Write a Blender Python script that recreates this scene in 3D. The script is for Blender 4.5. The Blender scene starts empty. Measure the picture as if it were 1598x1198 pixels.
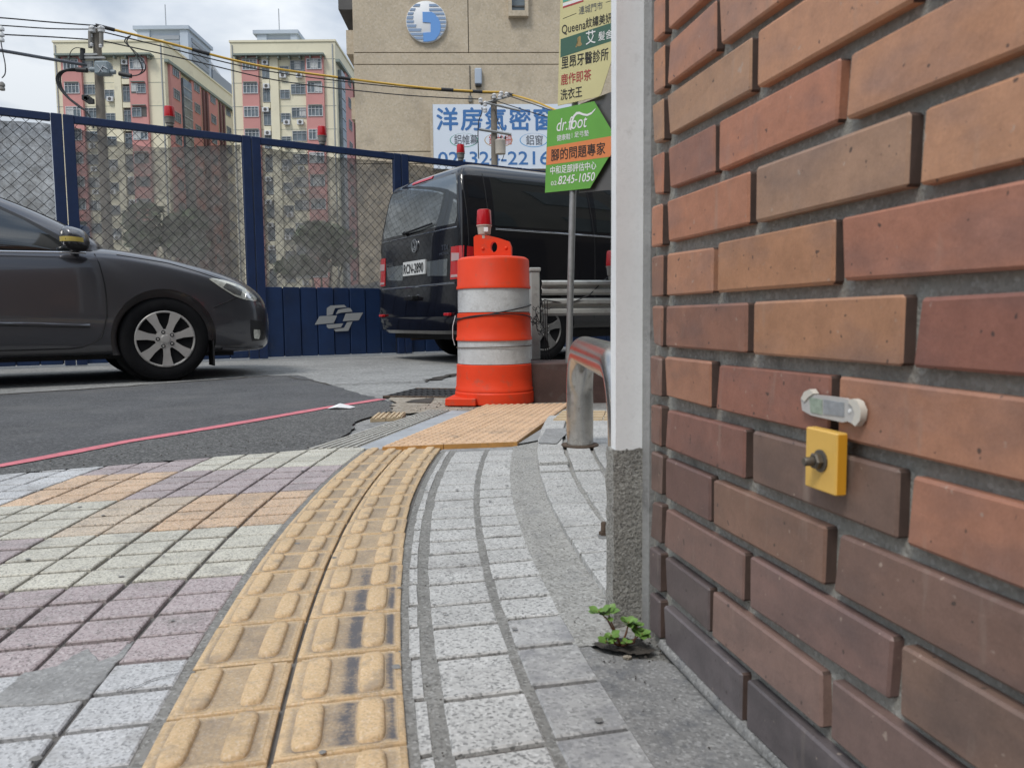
import bpy, bmesh, math, random
from math import sin, cos, tan, pi, radians, hypot, atan2, sqrt
from mathutils import Vector, Matrix
from mathutils.bvhtree import BVHTree

random.seed(7)
scene = bpy.context.scene
COL = scene.collection

# ------------------------------------------------------------------ camera
F, CX, CY, HC = 1200.0, 799.0, 599.0, 0.44
TH, RO = math.atan(101.7 / 1200), 0.010
cam_d = bpy.data.cameras.new("camera")
cam_d.sensor_width = 36.0
cam_d.sensor_fit = 'HORIZONTAL'
cam_d.lens = 36.0 * F / 1598
cam_d.clip_start = 0.02
cam_d.clip_end = 3000
cam = bpy.data.objects.new("camera", cam_d)
COL.objects.link(cam)
fw = Vector((0, cos(TH), -sin(TH)))
r0, u0 = Vector((1, 0, 0)), Vector((0, sin(TH), cos(TH)))
rt = r0 * cos(RO) - u0 * sin(RO)
up = r0 * sin(RO) + u0 * cos(RO)
M = Matrix((rt, up, -fw)).transposed().to_4x4()
M.translation = (0, 0, HC)
cam.matrix_world = M
cam_d.dof.use_dof = True
cam_d.dof.focus_distance = 4.5
cam_d.dof.aperture_fstop = 15.0
scene.camera = cam

# ------------------------------------------------------------------ world, sun, exposure
world = bpy.data.worlds.new("World")
scene.world = world
world.use_nodes = True
wn, wl = world.node_tree.nodes, world.node_tree.links
wn.clear()
w_out = wn.new("ShaderNodeOutputWorld")
w_bg = wn.new("ShaderNodeBackground")
w_sky = wn.new("ShaderNodeTexSky")
w_sky.sky_type = 'NISHITA'
w_sky.sun_disc = False
SUN_EL, SUN_AZ = radians(54), radians(-146)      # azimuth clockwise from +Y
w_sky.sun_elevation = SUN_EL
w_sky.sun_rotation = SUN_AZ
w_sky.air_density = 1.2
w_sky.dust_density = 2.0
w_tc = wn.new("ShaderNodeTexCoord")
w_sep = wn.new("ShaderNodeSeparateXYZ")
wl.new(w_tc.outputs['Generated'], w_sep.inputs[0])
w_map = wn.new("ShaderNodeMapping")
w_map.inputs['Scale'].default_value = (1.0, 1.0, 2.6)
w_map.inputs['Location'].default_value = (0.35, 0.1, 0.2)
wl.new(w_tc.outputs['Generated'], w_map.inputs[0])
w_n = wn.new("ShaderNodeTexNoise")
w_n.inputs['Scale'].default_value = 3.2
w_n.inputs['Detail'].default_value = 7
w_n.inputs['Roughness'].default_value = 0.5
w_n.inputs['Distortion'].default_value = 0.25
wl.new(w_map.outputs[0], w_n.inputs['Vector'])
w_ramp = wn.new("ShaderNodeValToRGB")
w_ramp.color_ramp.elements[0].position = 0.38
w_ramp.color_ramp.elements[0].color = (3.2, 4.1, 5.5, 1)
w_ramp.color_ramp.elements[1].position = 0.62
w_ramp.color_ramp.elements[1].color = (9.6, 10.0, 10.4, 1)
wl.new(w_n.outputs['Fac'], w_ramp.inputs[0])
# an overcast sky is brighter overhead than at the horizon
w_cl = wn.new("ShaderNodeMath"); w_cl.operation = 'MAXIMUM'; w_cl.inputs[1].default_value = 0.0
wl.new(w_sep.outputs['Z'], w_cl.inputs[0])
w_g = wn.new("ShaderNodeMath"); w_g.operation = 'MULTIPLY_ADD'
w_g.inputs[1].default_value = 1.15; w_g.inputs[2].default_value = 0.45
wl.new(w_cl.outputs[0], w_g.inputs[0])
w_v = wn.new("ShaderNodeVectorMath"); w_v.operation = 'SCALE'
wl.new(w_ramp.outputs[0], w_v.inputs[0]); wl.new(w_g.outputs[0], w_v.inputs['Scale'])
w_mix = wn.new("ShaderNodeMix"); w_mix.data_type = 'RGBA'
w_mix.inputs['Factor'].default_value = 0.88
wl.new(w_sky.outputs[0], w_mix.inputs['A']); wl.new(w_v.outputs[0], w_mix.inputs['B'])
wl.new(w_mix.outputs['Result'], w_bg.inputs['Color'])
w_bg.inputs['Strength'].default_value = 0.103
wl.new(w_bg.outputs[0], w_out.inputs[0])

sun_d = bpy.data.lights.new("sun", 'SUN')
sun_d.energy = 1.5
sun_d.angle = radians(16)
sun_d.color = (1.0, 0.96, 0.9)
sun = bpy.data.objects.new("sun", sun_d)
COL.objects.link(sun)
sdir = Vector((sin(SUN_AZ) * cos(SUN_EL), cos(SUN_AZ) * cos(SUN_EL), sin(SUN_EL)))
sun.rotation_euler = (-sdir).to_track_quat('-Z', 'Y').to_euler()
sun.location = (0, 0, 30)

scene.view_settings.view_transform = 'Standard'
scene.view_settings.look = 'None'
scene.view_settings.gamma = 1.0
scene.view_settings.exposure = 0.30
scene.render.engine = 'CYCLES'
scene.cycles.max_bounces = 8
scene.cycles.transparent_max_bounces = 12

# ------------------------------------------------------------------ pixel <-> world helpers (real distances)
def ray(u, v):
    du, dv = u - CX, v - CY
    x = (du * cos(RO) - dv * sin(RO)) / F
    z = -(du * sin(RO) + dv * cos(RO)) / F
    return Vector((x, cos(TH) + z * sin(TH), -sin(TH) + z * cos(TH)))
ORI = Vector((0, 0, HC))
def gp(u, v, z=0.0):
    r = ray(u, v); t = (z - HC) / r.z
    p = ORI + r * t
    return (p.x, p.y)
def at(u, v, Y):
    r = ray(u, v)
    return ORI + r * (Y / r.y)
def onplane(u, v, p0, n):
    r = ray(u, v); n = Vector(n)
    return ORI + r * ((Vector(p0) - ORI).dot(n) / r.dot(n))
def proj(x, y, z):
    z -= HC
    d = y * cos(TH) - z * sin(TH); zz = y * sin(TH) + z * cos(TH)
    if d < 0.05: return (-9e3, 9e3)
    X, V = F * x / d, -F * zz / d
    return (CX + X * cos(RO) + V * sin(RO), CY - X * sin(RO) + V * cos(RO))
def inview(pts, m=6):
    q = [proj(*p) for p in pts]
    us = [a for a, b in q]; vs = [b for a, b in q]
    return max(us) > -m and min(us) < 1598 + m and max(vs) > -m and min(vs) < 1198 + m

# ------------------------------------------------------------------ mesh builder
class MB:
    def __init__(s): s.v, s.f, s.m = [], [], []
    def add(s, vs, fs, m=0, T=None):
        b = len(s.v)
        s.v += [tuple(T @ Vector(p)) if T is not None else tuple(p) for p in vs]
        s.f += [tuple(b + i for i in f) for f in fs]
        s.m += [m] * len(fs)
        return s
    def box(s, x0, x1, y0, y1, z0, z1, m=0, T=None):
        vs = [(x0, y0, z0), (x1, y0, z0), (x1, y1, z0), (x0, y1, z0), (x0, y0, z1), (x1, y0, z1), (x1, y1, z1), (x0, y1, z1)]
        return s.add(vs, [(3, 2, 1, 0), (4, 5, 6, 7), (0, 1, 5, 4), (1, 2, 6, 5), (2, 3, 7, 6), (3, 0, 4, 7)], m, T)
    def cbox(s, x0, x1, y0, y1, z0, z1, c=0.005, m=0, T=None):
        """box with chamfered edges"""
        vs, idx = [], {}
        for i, x in enumerate((x0, x1)):
            for j, y in enumerate((y0, y1)):
                for k, z in enumerate((z0, z1)):
                    sx, sy, sz = (c, -c)[i], (c, -c)[j], (c, -c)[k]
                    idx[i, j, k] = len(vs)
                    vs += [(x, y + sy, z + sz), (x + sx, y, z + sz), (x + sx, y + sy, z)]
        I = lambda i, j, k, a: idx[i, j, k] + a
        fs = [(I(0,0,0,0), I(0,0,1,0), I(0,1,1,0), I(0,1,0,0)), (I(1,0,0,0), I(1,1,0,0), I(1,1,1,0), I(1,0,1,0)),
              (I(0,0,0,1), I(1,0,0,1), I(1,0,1,1), I(0,0,1,1)), (I(0,1,0,1), I(0,1,1,1), I(1,1,1,1), I(1,1,0,1)),
              (I(0,0,0,2), I(0,1,0,2), I(1,1,0,2), I(1,0,0,2)), (I(0,0,1,2), I(1,0,1,2), I(1,1,1,2), I(0,1,1,2))]
        for a in (0, 1):
            for b in (0, 1):
                fs += [(I(a,b,0,0), I(a,b,1,0), I(a,b,1,1), I(a,b,0,1)), (I(a,0,b,0), I(a,1,b,0), I(a,1,b,2), I(a,0,b,2)),
                       (I(0,a,b,1), I(1,a,b,1), I(1,a,b,2), I(0,a,b,2))]
                for k in (0, 1): fs.append((I(a,b,k,0), I(a,b,k,1), I(a,b,k,2)))
        return s.add(vs, fs, m, T)
    def tube(s, path, r, n=8, m=0, caps=True, T=None):
        P = [Vector(p) for p in path]; vs, fs = [], []
        R = r if isinstance(r, (list, tuple)) else [r] * len(P)
        pu = None
        for i, p in enumerate(P):
            t = (P[min(i + 1, len(P) - 1)] - P[max(i - 1, 0)]).normalized()
            if pu is None:
                a = Vector((0, 0, 1)) if abs(t.z) < 0.9 else Vector((1, 0, 0))
                pu = t.cross(a).normalized()
            pu = (pu - t * pu.dot(t)).normalized()
            w = t.cross(pu)
            for k in range(n):
                a = 2 * pi * k / n
                vs.append(p + (pu * cos(a) + w * sin(a)) * R[i])
        for i in range(len(P) - 1):
            for k in range(n):
                fs.append((i * n + k, i * n + (k + 1) % n, (i + 1) * n + (k + 1) % n, (i + 1) * n + k))
        if caps:
            fs.append(tuple(range(n - 1, -1, -1))); fs.append(tuple((len(P) - 1) * n + k for k in range(n)))
        return s.add(vs, fs, m, T)
    def lathe(s, prof, n=24, m=0, T=None, ms=None):
        vs, fs, fm = [], [], []
        for r, z in prof:
            for k in range(n):
                a = 2 * pi * k / n
                vs.append((r * cos(a), r * sin(a), z))
        for i in range(len(prof) - 1):
            for k in range(n):
                fs.append((i * n + k, i * n + (k + 1) % n, (i + 1) * n + (k + 1) % n, (i + 1) * n + k))
                fm.append(ms[i] if ms else m)
        fs.append(tuple(range(n - 1, -1, -1))); fs.append(tuple((len(prof) - 1) * n + k for k in range(n)))
        fm += [fm[0], fm[-1]]
        s.add(vs, fs, m, T); s.m[-len(fm):] = fm
        return s
    def prism(s, poly, z0, z1, m=0, T=None):
        n = len(poly)
        vs = [(x, y, z0) for x, y in poly] + [(x, y, z1) for x, y in poly]
        a = sum(poly[i][0] * poly[(i + 1) % n][1] - poly[(i + 1) % n][0] * poly[i][1] for i in range(n))
        fs = [tuple(range(n - 1, -1, -1)), tuple(range(n, 2 * n))] + [(i, (i + 1) % n, n + (i + 1) % n, n + i) for i in range(n)]
        if a < 0: fs = [f[::-1] for f in fs]
        return s.add(vs, fs, m, T)
    def sheet(s, poly, z, m=0):
        n = len(poly)
        a = sum(poly[i][0] * poly[(i + 1) % n][1] - poly[(i + 1) % n][0] * poly[i][1] for i in range(n))
        f = tuple(range(n)) if a > 0 else tuple(range(n - 1, -1, -1))
        return s.add([(x, y, z) for x, y in poly], [f], m)
    def mesh(s, name, mats, smooth=None):
        me = bpy.data.meshes.new(name)
        me.from_pydata(s.v, [], s.f)
        for mt in (mats if isinstance(mats, (list, tuple)) else [mats]): me.materials.append(mt)
        if any(s.m): me.polygons.foreach_set('material_index', s.m)
        me.validate(); me.update()
        if smooth is not None:
            me.shade_smooth()
            me.set_sharp_from_angle(angle=radians(smooth))
        return me
    def build(s, name, mats, parent=None, smooth=None):
        return link(name, s.mesh(name, mats, smooth), parent)

def link(name, me, parent=None):
    o = bpy.data.objects.new(name, me); COL.objects.link(o)
    if parent is not None: o.parent = parent
    return o
def empty(name, loc=(0, 0, 0), rz=0.0):
    o = bpy.data.objects.new(name, None); COL.objects.link(o)
    o.location = loc; o.rotation_euler = (0, 0, rz); o.empty_display_size = 0.1
    return o
def tag(o, label, cat, group=None):
    o['label'] = label; o['category'] = cat
    if group: o['group'] = group
    return o
def struct(o): o['kind'] = 'structure'; return o
def stuff(o): o['kind'] = 'stuff'; return o
def copy_tree(o, parent=None):
    c = o.copy(); COL.objects.link(c); c.parent = parent
    for ch in list(o.children): copy_tree(ch, c)
    return c
def evaluated(o):
    dg = bpy.context.evaluated_depsgraph_get(); dg.update()
    return bpy.data.meshes.new_from_object(o.evaluated_get(dg))

# ------------------------------------------------------------------ materials
def nd(t, ty, **kw):
    n = t.nodes.new(ty)
    for k, v in kw.items(): setattr(n, k, v)
    return n
def mat(name, c, rough=0.6, metal=0.0, var=None, speck=None, bump=None, coat=0.0, spec=0.5, emit=None, alpha=None, dirt=None, rnd=0.0, trans=0.0, objcol=False):
    """procedural material. var=(scale, amount) broad tone change; speck=(scale, dark colour, amount);
    bump=(scale, strength, distance); dirt=(scale, colour, threshold, amount); rnd = per object tone change"""
    m = bpy.data.materials.new(name); m.use_nodes = True
    t = m.node_tree; b = t.nodes['Principled BSDF']; L = t.links.new
    b.inputs['Roughness'].default_value = rough
    b.inputs['Metallic'].default_value = metal
    b.inputs['Coat Weight'].default_value = coat
    b.inputs['Coat Roughness'].default_value = 0.04
    b.inputs['Specular IOR Level'].default_value = spec
    b.inputs['Transmission Weight'].default_value = trans
    geo = nd(t, 'ShaderNodeNewGeometry'); pos = geo.outputs['Position']
    if objcol:
        oi = nd(t, 'ShaderNodeObjectInfo'); cur = oi.outputs['Color']
    else:
        rgb = nd(t, 'ShaderNodeRGB'); rgb.outputs[0].default_value = (*c, 1); cur = rgb.outputs[0]
    def noise(scale, detail=3, rough_=0.55):
        n = nd(t, 'ShaderNodeTexNoise'); n.inputs['Scale'].default_value = scale
        n.inputs['Detail'].default_value = detail; n.inputs['Roughness'].default_value = rough_
        L(pos, n.inputs['Vector']); return n.outputs['Fac']
    def mixc(fac, a, bcol, mode='MIX'):
        x = nd(t, 'ShaderNodeMix', data_type='RGBA', blend_type=mode)
        if isinstance(fac, float): x.inputs['Factor'].default_value = fac
        else: L(fac, x.inputs['Factor'])
        L(a, x.inputs['A'])
        if isinstance(bcol, tuple): x.inputs['B'].default_value = (*bcol, 1)
        else: L(bcol, x.inputs['B'])
        return x.outputs['Result']
    def mr(src, a, b_, c_, d_):
        n = nd(t, 'ShaderNodeMapRange'); n.inputs[1].default_value = a; n.inputs[2].default_value = b_
        n.inputs[3].default_value = c_; n.inputs[4].default_value = d_; L(src, n.inputs[0]); return n.outputs[0]
    def scalec(a, f):
        v = nd(t, 'ShaderNodeVectorMath', operation='SCALE'); L(a, v.inputs[0]); L(f, v.inputs['Scale']); return v.outputs[0]
    if rnd:
        o2 = nd(t, 'ShaderNodeObjectInfo')
        cur = scalec(cur, mr(o2.outputs['Random'], 0, 1, 1 - rnd, 1 + rnd))
    if var: cur = scalec(cur, mr(noise(var[0], 4, 0.6), 0.25, 0.75, 1 - var[1], 1 + var[1]))
    if speck:
        vo = nd(t, 'ShaderNodeTexVoronoi'); vo.inputs['Scale'].default_value = speck[0]; vo.inputs['Randomness'].default_value = 1.0
        L(pos, vo.inputs['Vector'])
        sc = nd(t, 'ShaderNodeSeparateColor'); L(vo.outputs['Color'], sc.inputs[0])
        cur = mixc(mr(sc.outputs[0], 0.50, 1.0, 0.0, speck[2]), cur, speck[1])
        cur = mixc(mr(sc.outputs[1], 0.70, 1.0, 0.0, speck[2] * 0.35), cur, (0.62, 0.62, 0.60), 'SCREEN') if c[0] > 0.2 else cur
    if dirt:
        cur = mixc(mr(noise(dirt[0], 5, 0.65), dirt[2], dirt[2] + 0.16, 0.0, dirt[3]), cur, dirt[1])
    L(cur, b.inputs['Base Color'])
    if bump:
        bp = nd(t, 'ShaderNodeBump'); bp.inputs['Strength'].default_value = bump[1]; bp.inputs['Distance'].default_value = bump[2]
        L(noise(bump[0], 4, 0.65), bp.inputs['Height']); L(bp.outputs[0], b.inputs['Normal'])
    if emit:
        b.inputs['Emission Color'].default_value = (*emit[0], 1); b.inputs['Emission Strength'].default_value = emit[1]
    if alpha is not None:
        b.inputs['Alpha'].default_value = alpha
    return m
def hexc(h):
    c = [int(h[i:i + 2], 16) / 255 for i in (0, 2, 4)]
    return tuple(x / 12.92 if x <= 0.04045 else ((x + 0.055) / 1.055) ** 2.4 for x in c)

GREY = (0.16, 0.155, 0.14)
def tilemat(name, c):
    return mat(name, c, 0.75, speck=(360, tuple(x * 0.38 for x in c), 0.85), var=(5, 0.16), dirt=(13, (0.20, 0.19, 0.175), 0.54, 0.5),
               bump=(300, 0.35, 0.0008), rnd=0.07)
M_WHITE = tilemat("white_paving", (0.50, 0.505, 0.51))
M_CREAM = tilemat("cream_paving", (0.52, 0.50, 0.425))
M_PURPLE = tilemat("mauve_paving", (0.385, 0.325, 0.325))
M_ORANGE = tilemat("orange_paving", (0.56, 0.40, 0.27))
M_TAN = tilemat("tan_paving", (0.50, 0.415, 0.32))
M_GRANITE = mat("pale_granite_paving", (0.455, 0.45, 0.432), 0.75, speck=(300, (0.15, 0.15, 0.145), 0.9), var=(7, 0.13),
                dirt=(5, (0.22, 0.21, 0.20), 0.55, 0.55), bump=(260, 0.35, 0.001), rnd=0.06)
M_GRANITE2 = mat("worn_granite_paving", (0.36, 0.355, 0.345), 0.75, speck=(260, (0.16, 0.16, 0.155), 0.7), var=(9, 0.16), dirt=(11, (0.17, 0.17, 0.18), 0.46, 0.65), bump=(260, 0.35, 0.001), rnd=0.06)
M_MORTAR = mat("mortar_bed", (0.21, 0.205, 0.19), 0.95, speck=(260, (0.07, 0.068, 0.062), 0.6), var=(14, 0.22), bump=(150, 0.7, 0.003))
M_SKIRT = mat("dirty_cement", (0.215, 0.212, 0.205), 0.9, speck=(300, (0.10, 0.10, 0.098), 0.6), var=(12, 0.25), bump=(90, 0.8, 0.003), dirt=(22, (0.09, 0.095, 0.105), 0.52, 0.7))
M_DARKBED = mat("dark_joint", (0.115, 0.108, 0.10), 0.95, speck=(200, (0.15, 0.14, 0.13), 0.6), var=(20, 0.3))
M_CEMENT = mat("smoothed_cement", (0.325, 0.318, 0.295), 0.92, speck=(260, (0.11, 0.105, 0.095), 0.7), var=(9, 0.28), bump=(75, 0.9, 0.005),
               dirt=(9, (0.15, 0.15, 0.15), 0.52, 0.55))
M_CEMENT_GREY = mat("grey_cement_smear", (0.27, 0.27, 0.265), 0.85, var=(18, 0.25), speck=(260, (0.15, 0.15, 0.145), 0.5), bump=(55, 0.9, 0.004), dirt=(30, (0.13, 0.12, 0.11), 0.58, 0.6))
M_YELLOW = mat("tactile_yellow", (0.60, 0.425, 0.24), 0.6, var=(12, 0.09), speck=(420, (0.38, 0.27, 0.14), 0.6), bump=(300, 0.6, 0.0012),
               dirt=(22, (0.26, 0.21, 0.16), 0.53, 0.7), rnd=0.05)
def grimemat():
    """moulded tile ground: the yellow body colour with grime in it where the 'grime' attribute says it has been trodden in"""
    m = mat("tactile_grime", (0.56, 0.405, 0.235), 0.7, speck=(420, (0.40, 0.30, 0.18), 0.7), bump=(420, 0.5, 0.001), rnd=0.05)
    t = m.node_tree; L = t.links.new; b = t.nodes['Principled BSDF']; base = b.inputs['Base Color'].links[0].from_socket
    at_ = nd(t, 'ShaderNodeAttribute'); at_.attribute_name = "grime"
    geo = nd(t, 'ShaderNodeNewGeometry')
    n = nd(t, 'ShaderNodeTexNoise'); n.inputs['Scale'].default_value = 210; n.inputs['Detail'].default_value = 5; n.inputs['Roughness'].default_value = 0.8; L(geo.outputs['Position'], n.inputs['Vector'])
    n2 = nd(t, 'ShaderNodeTexNoise'); n2.inputs['Scale'].default_value = 26; n2.inputs['Detail'].default_value = 3; L(geo.outputs['Position'], n2.inputs['Vector'])
    a = nd(t, 'ShaderNodeMath', operation='MULTIPLY_ADD'); L(n.outputs['Fac'], a.inputs[0]); a.inputs[1].default_value = 1.5; a.inputs[2].default_value = -.62
    c_ = nd(t, 'ShaderNodeMath', operation='ADD'); L(a.outputs[0], c_.inputs[0]); L(n2.outputs['Fac'], c_.inputs[1])
    d = nd(t, 'ShaderNodeMath', operation='MULTIPLY', use_clamp=True); L(c_.outputs[0], d.inputs[0]); L(at_.outputs['Fac'], d.inputs[1])
    x = nd(t, 'ShaderNodeMix', data_type='RGBA'); L(d.outputs[0], x.inputs['Factor']); L(base, x.inputs['A']); x.inputs['B'].default_value = (0.105, 0.10, 0.105, 1)
    L(x.outputs['Result'], b.inputs['Base Color'])
    return m
M_TDIRT = grimemat()
M_DOTTED = mat("tactile_orange", (0.60, 0.40, 0.245), 0.65, var=(8, 0.14), speck=(300, (0.36, 0.22, 0.12), 0.5), dirt=(11, (0.28, 0.22, 0.16), 0.55, 0.6))
M_DOTSIDE = mat("tactile_side", (0.50, 0.25, 0.07), 0.6, var=(20, 0.15), dirt=(30, (0.15, 0.11, 0.07), 0.55, 0.6))
M_RIB = mat("ribbed_grey", (0.44, 0.43, 0.39), 0.75, var=(15, 0.15), speck=(300, (0.2, 0.19, 0.17), 0.5), dirt=(20, (0.2, 0.19, 0.17), 0.55, 0.6))
M_RIBTAN = mat("ribbed_tan", (0.50, 0.39, 0.25), 0.75, var=(15, 0.15), dirt=(20, (0.2, 0.17, 0.13), 0.55, 0.6))
M_ASPHALT = mat("asphalt", (0.068, 0.069, 0.072), 0.85, speck=(120, (0.17, 0.17, 0.17), 0.6), var=(2.6, 0.26), bump=(120, 0.9, 0.006), dirt=(1.6, (0.125, 0.123, 0.12), 0.50, 0.65))
M_ASPHALT2 = mat("coarse_asphalt", (0.085, 0.085, 0.083), 0.9, speck=(150, (0.30, 0.30, 0.29), 0.6), var=(3, 0.2), bump=(90, 1.0, 0.010))
M_APRON = mat("worn_concrete", (0.27, 0.27, 0.26), 0.9, speck=(60, (0.14, 0.14, 0.135), 0.6), var=(1.6, 0.2), bump=(60, 0.9, 0.008), dirt=(2.5, (0.15, 0.15, 0.15), 0.54, 0.6))
M_RUBBLE = mat("sandy_rubble", (0.33, 0.29, 0.23), 0.95, speck=(70, (0.15, 0.135, 0.11), 0.6), var=(8, 0.25), bump=(45, 1.0, 0.015))
M_GROUND = mat("ground_soil", (0.17, 0.165, 0.155), 0.95, var=(0.4, 0.2))
M_REDLINE = mat("red_line_paint", (0.60, 0.17, 0.20), 0.7, dirt=(26, (0.20, 0.12, 0.12), 0.52, 0.75), bump=(140, 0.6, 0.003), var=(6, 0.1))
M_WATER = mat("grey_paint_strip", (0.36, 0.38, 0.40), 0.8, var=(8, 0.15), dirt=(14, (0.24, 0.24, 0.24), 0.55, 0.5), bump=(100, 0.4, 0.002))

def brickmat():
    m = mat("glazed_brick", (0.4, 0.2, 0.12), 0.42, objcol=True, bump=(85, 0.45, 0.0014), spec=0.45)
    t = m.node_tree; L = t.links.new; b = t.nodes['Principled BSDF']
    base = b.inputs['Base Color'].links[0].from_socket
    geo = nd(t, 'ShaderNodeNewGeometry'); oi = nd(t, 'ShaderNodeObjectInfo')
    mp = nd(t, 'ShaderNodeMapping'); mp.inputs['Scale'].default_value = (11, 11, 26); L(geo.outputs['Position'], mp.inputs[0])
    n = nd(t, 'ShaderNodeTexNoise'); n.noise_dimensions = '4D'; n.inputs['Detail'].default_value = 3; n.inputs['Scale'].default_value = 1.0
    L(mp.outputs[0], n.inputs['Vector'])
    w = nd(t, 'ShaderNodeMath', operation='MULTIPLY'); w.inputs[1].default_value = 40; L(oi.outputs['Random'], w.inputs[0]); L(w.outputs[0], n.inputs['W'])
    r = nd(t, 'ShaderNodeMapRange'); r.inputs[1].default_value = 0.46; r.inputs[2].default_value = 0.72; r.inputs[4].default_value = 0.75; L(n.outputs['Fac'], r.inputs[0])
    mx = nd(t, 'ShaderNodeMix', data_type='RGBA'); L(r.outputs[0], mx.inputs['Factor']); L(base, mx.inputs['A'])
    hs = nd(t, 'ShaderNodeHueSaturation'); hs.inputs['Hue'].default_value = 0.492; hs.inputs['Saturation'].default_value = 0.74; hs.inputs['Value'].default_value = 0.62
    L(base, hs.inputs['Color']); L(hs.outputs[0], mx.inputs['B'])
    n2 = nd(t, 'ShaderNodeTexNoise'); n2.inputs['Scale'].default_value = 95; n2.inputs['Detail'].default_value = 2; L(geo.outputs['Position'], n2.inputs['Vector'])
    r2 = nd(t, 'ShaderNodeMapRange'); r2.inputs[1].default_value = 0.72; r2.inputs[2].default_value = 0.76; r2.inputs[4].default_value = 0.55; L(n2.outputs['Fac'], r2.inputs[0])
    m2 = nd(t, 'ShaderNodeMix', data_type='RGBA'); L(r2.outputs[0], m2.inputs['Factor']); L(mx.outputs['Result'], m2.inputs['A']); m2.inputs['B'].default_value = (0.42, 0.34, 0.28, 1)
    n3 = nd(t, 'ShaderNodeTexNoise'); n3.inputs['Scale'].default_value = 130; n3.inputs['Detail'].default_value = 1; L(geo.outputs['Position'], n3.inputs['Vector'])
    r3 = nd(t, 'ShaderNodeMapRange'); r3.inputs[1].default_value = 0.74; r3.inputs[2].default_value = 0.77; r3.inputs[4].default_value = 0.8; L(n3.outputs['Fac'], r3.inputs[0])
    m3 = nd(t, 'ShaderNodeMix', data_type='RGBA'); L(r3.outputs[0], m3.inputs['Factor']); L(m2.outputs['Result'], m3.inputs['A']); m3.inputs['B'].default_value = (0.05, 0.04, 0.035, 1)
    # fine grain of the fired face, cloudy glaze and faint pale run marks
    n4 = nd(t, 'ShaderNodeTexNoise'); n4.inputs['Scale'].default_value = 420; n4.inputs['Detail'].default_value = 3; L(geo.outputs['Position'], n4.inputs['Vector'])
    n5 = nd(t, 'ShaderNodeTexNoise'); n5.inputs['Scale'].default_value = 34; n5.inputs['Detail'].default_value = 5; n5.inputs['Roughness'].default_value = 0.7; L(geo.outputs['Position'], n5.inputs['Vector'])
    ad = nd(t, 'ShaderNodeMath', operation='MULTIPLY_ADD'); L(n4.outputs['Fac'], ad.inputs[0]); ad.inputs[1].default_value = 0.42; L(n5.outputs['Fac'], ad.inputs[2])
    r4 = nd(t, 'ShaderNodeMapRange'); r4.inputs[1].default_value = 0.42; r4.inputs[2].default_value = 1.0; r4.inputs[3].default_value = 0.80; r4.inputs[4].default_value = 1.20; L(ad.outputs[0], r4.inputs[0])
    v4 = nd(t, 'ShaderNodeVectorMath', operation='SCALE'); L(m3.outputs['Result'], v4.inputs[0]); L(r4.outputs[0], v4.inputs['Scale'])
    mp5 = nd(t, 'ShaderNodeMapping'); mp5.inputs['Scale'].default_value = (60, 60, 9); L(geo.outputs['Position'], mp5.inputs[0])
    n6 = nd(t, 'ShaderNodeTexNoise'); n6.inputs['Scale'].default_value = 1.0; n6.inputs['Detail'].default_value = 4; L(mp5.outputs[0], n6.inputs['Vector'])
    r6 = nd(t, 'ShaderNodeMapRange'); r6.inputs[1].default_value = 0.62; r6.inputs[2].default_value = 0.78; r6.inputs[4].default_value = 0.28; L(n6.outputs['Fac'], r6.inputs[0])
    m6 = nd(t, 'ShaderNodeMix', data_type='RGBA'); L(r6.outputs[0], m6.inputs['Factor']); L(v4.outputs[0], m6.inputs['A']); m6.inputs['B'].default_value = (0.36, 0.30, 0.25, 1)
    L(m6.outputs['Result'], b.inputs['Base Color'])
    r7 = nd(t, 'ShaderNodeMapRange'); r7.inputs[3].default_value = 0.36; r7.inputs[4].default_value = 0.62; L(n5.outputs['Fac'], r7.inputs[0]); L(r7.outputs[0], b.inputs['Roughness'])
    return m
M_BRICK = brickmat()
M_BRICKEND_SHADE = mat("shaded_brick_end", (0.085, 0.055, 0.045), 0.8, var=(40, 0.25))  # shade on the bricks' ends, put into their colour
M_BRICKFAR = mat("glazed_brick_far", (0.32, 0.16, 0.10), 0.45, rnd=0.2, var=(6, 0.3))
M_JOINT = mat("wall_mortar", (0.285, 0.278, 0.248), 0.95, var=(22, 0.22), bump=(170, 0.8, 0.004), dirt=(30, (0.12, 0.12, 0.105), 0.56, 0.6), speck=(300, (0.2, 0.19, 0.17), 0.5))
M_CONC = mat("grey_concrete", (0.27, 0.27, 0.265), 0.9, var=(12, 0.2), bump=(120, 0.6, 0.004), dirt=(20, (0.10, 0.10, 0.10), 0.55, 0.6))
M_AGG = mat("exposed_aggregate", (0.33, 0.32, 0.29), 0.95, speck=(420, (0.10, 0.095, 0.088), 0.75), var=(20, 0.2), bump=(190, 1.0, 0.007))
M_WPAINT = mat("white_post_paint", (0.83, 0.84, 0.845), 0.5, var=(6, 0.06), dirt=(24, (0.46, 0.45, 0.43), 0.58, 0.55), bump=(60, 0.25, 0.002), speck=(240, (0.6, 0.6, 0.59), 0.12))
M_STEEL = mat("brushed_steel", (0.52, 0.50, 0.47), 0.24, 0.95, var=(25, 0.15), dirt=(35, (0.16, 0.13, 0.10), 0.56, 0.6), bump=(200, 0.08, 0.001))
M_RUST = mat("rusty_iron", (0.10, 0.07, 0.05), 0.8, 0.3, var=(60, 0.3))
M_GALV = mat("galvanised_steel", (0.33, 0.335, 0.33), 0.45, 0.6, var=(20, 0.15), dirt=(18, (0.2, 0.2, 0.19), 0.55, 0.6))
M_GUARD = mat("guardrail_paint", (0.36, 0.37, 0.35), 0.6, 0.1, var=(9, 0.12), dirt=(12, (0.16, 0.155, 0.14), 0.56, 0.6))
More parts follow.
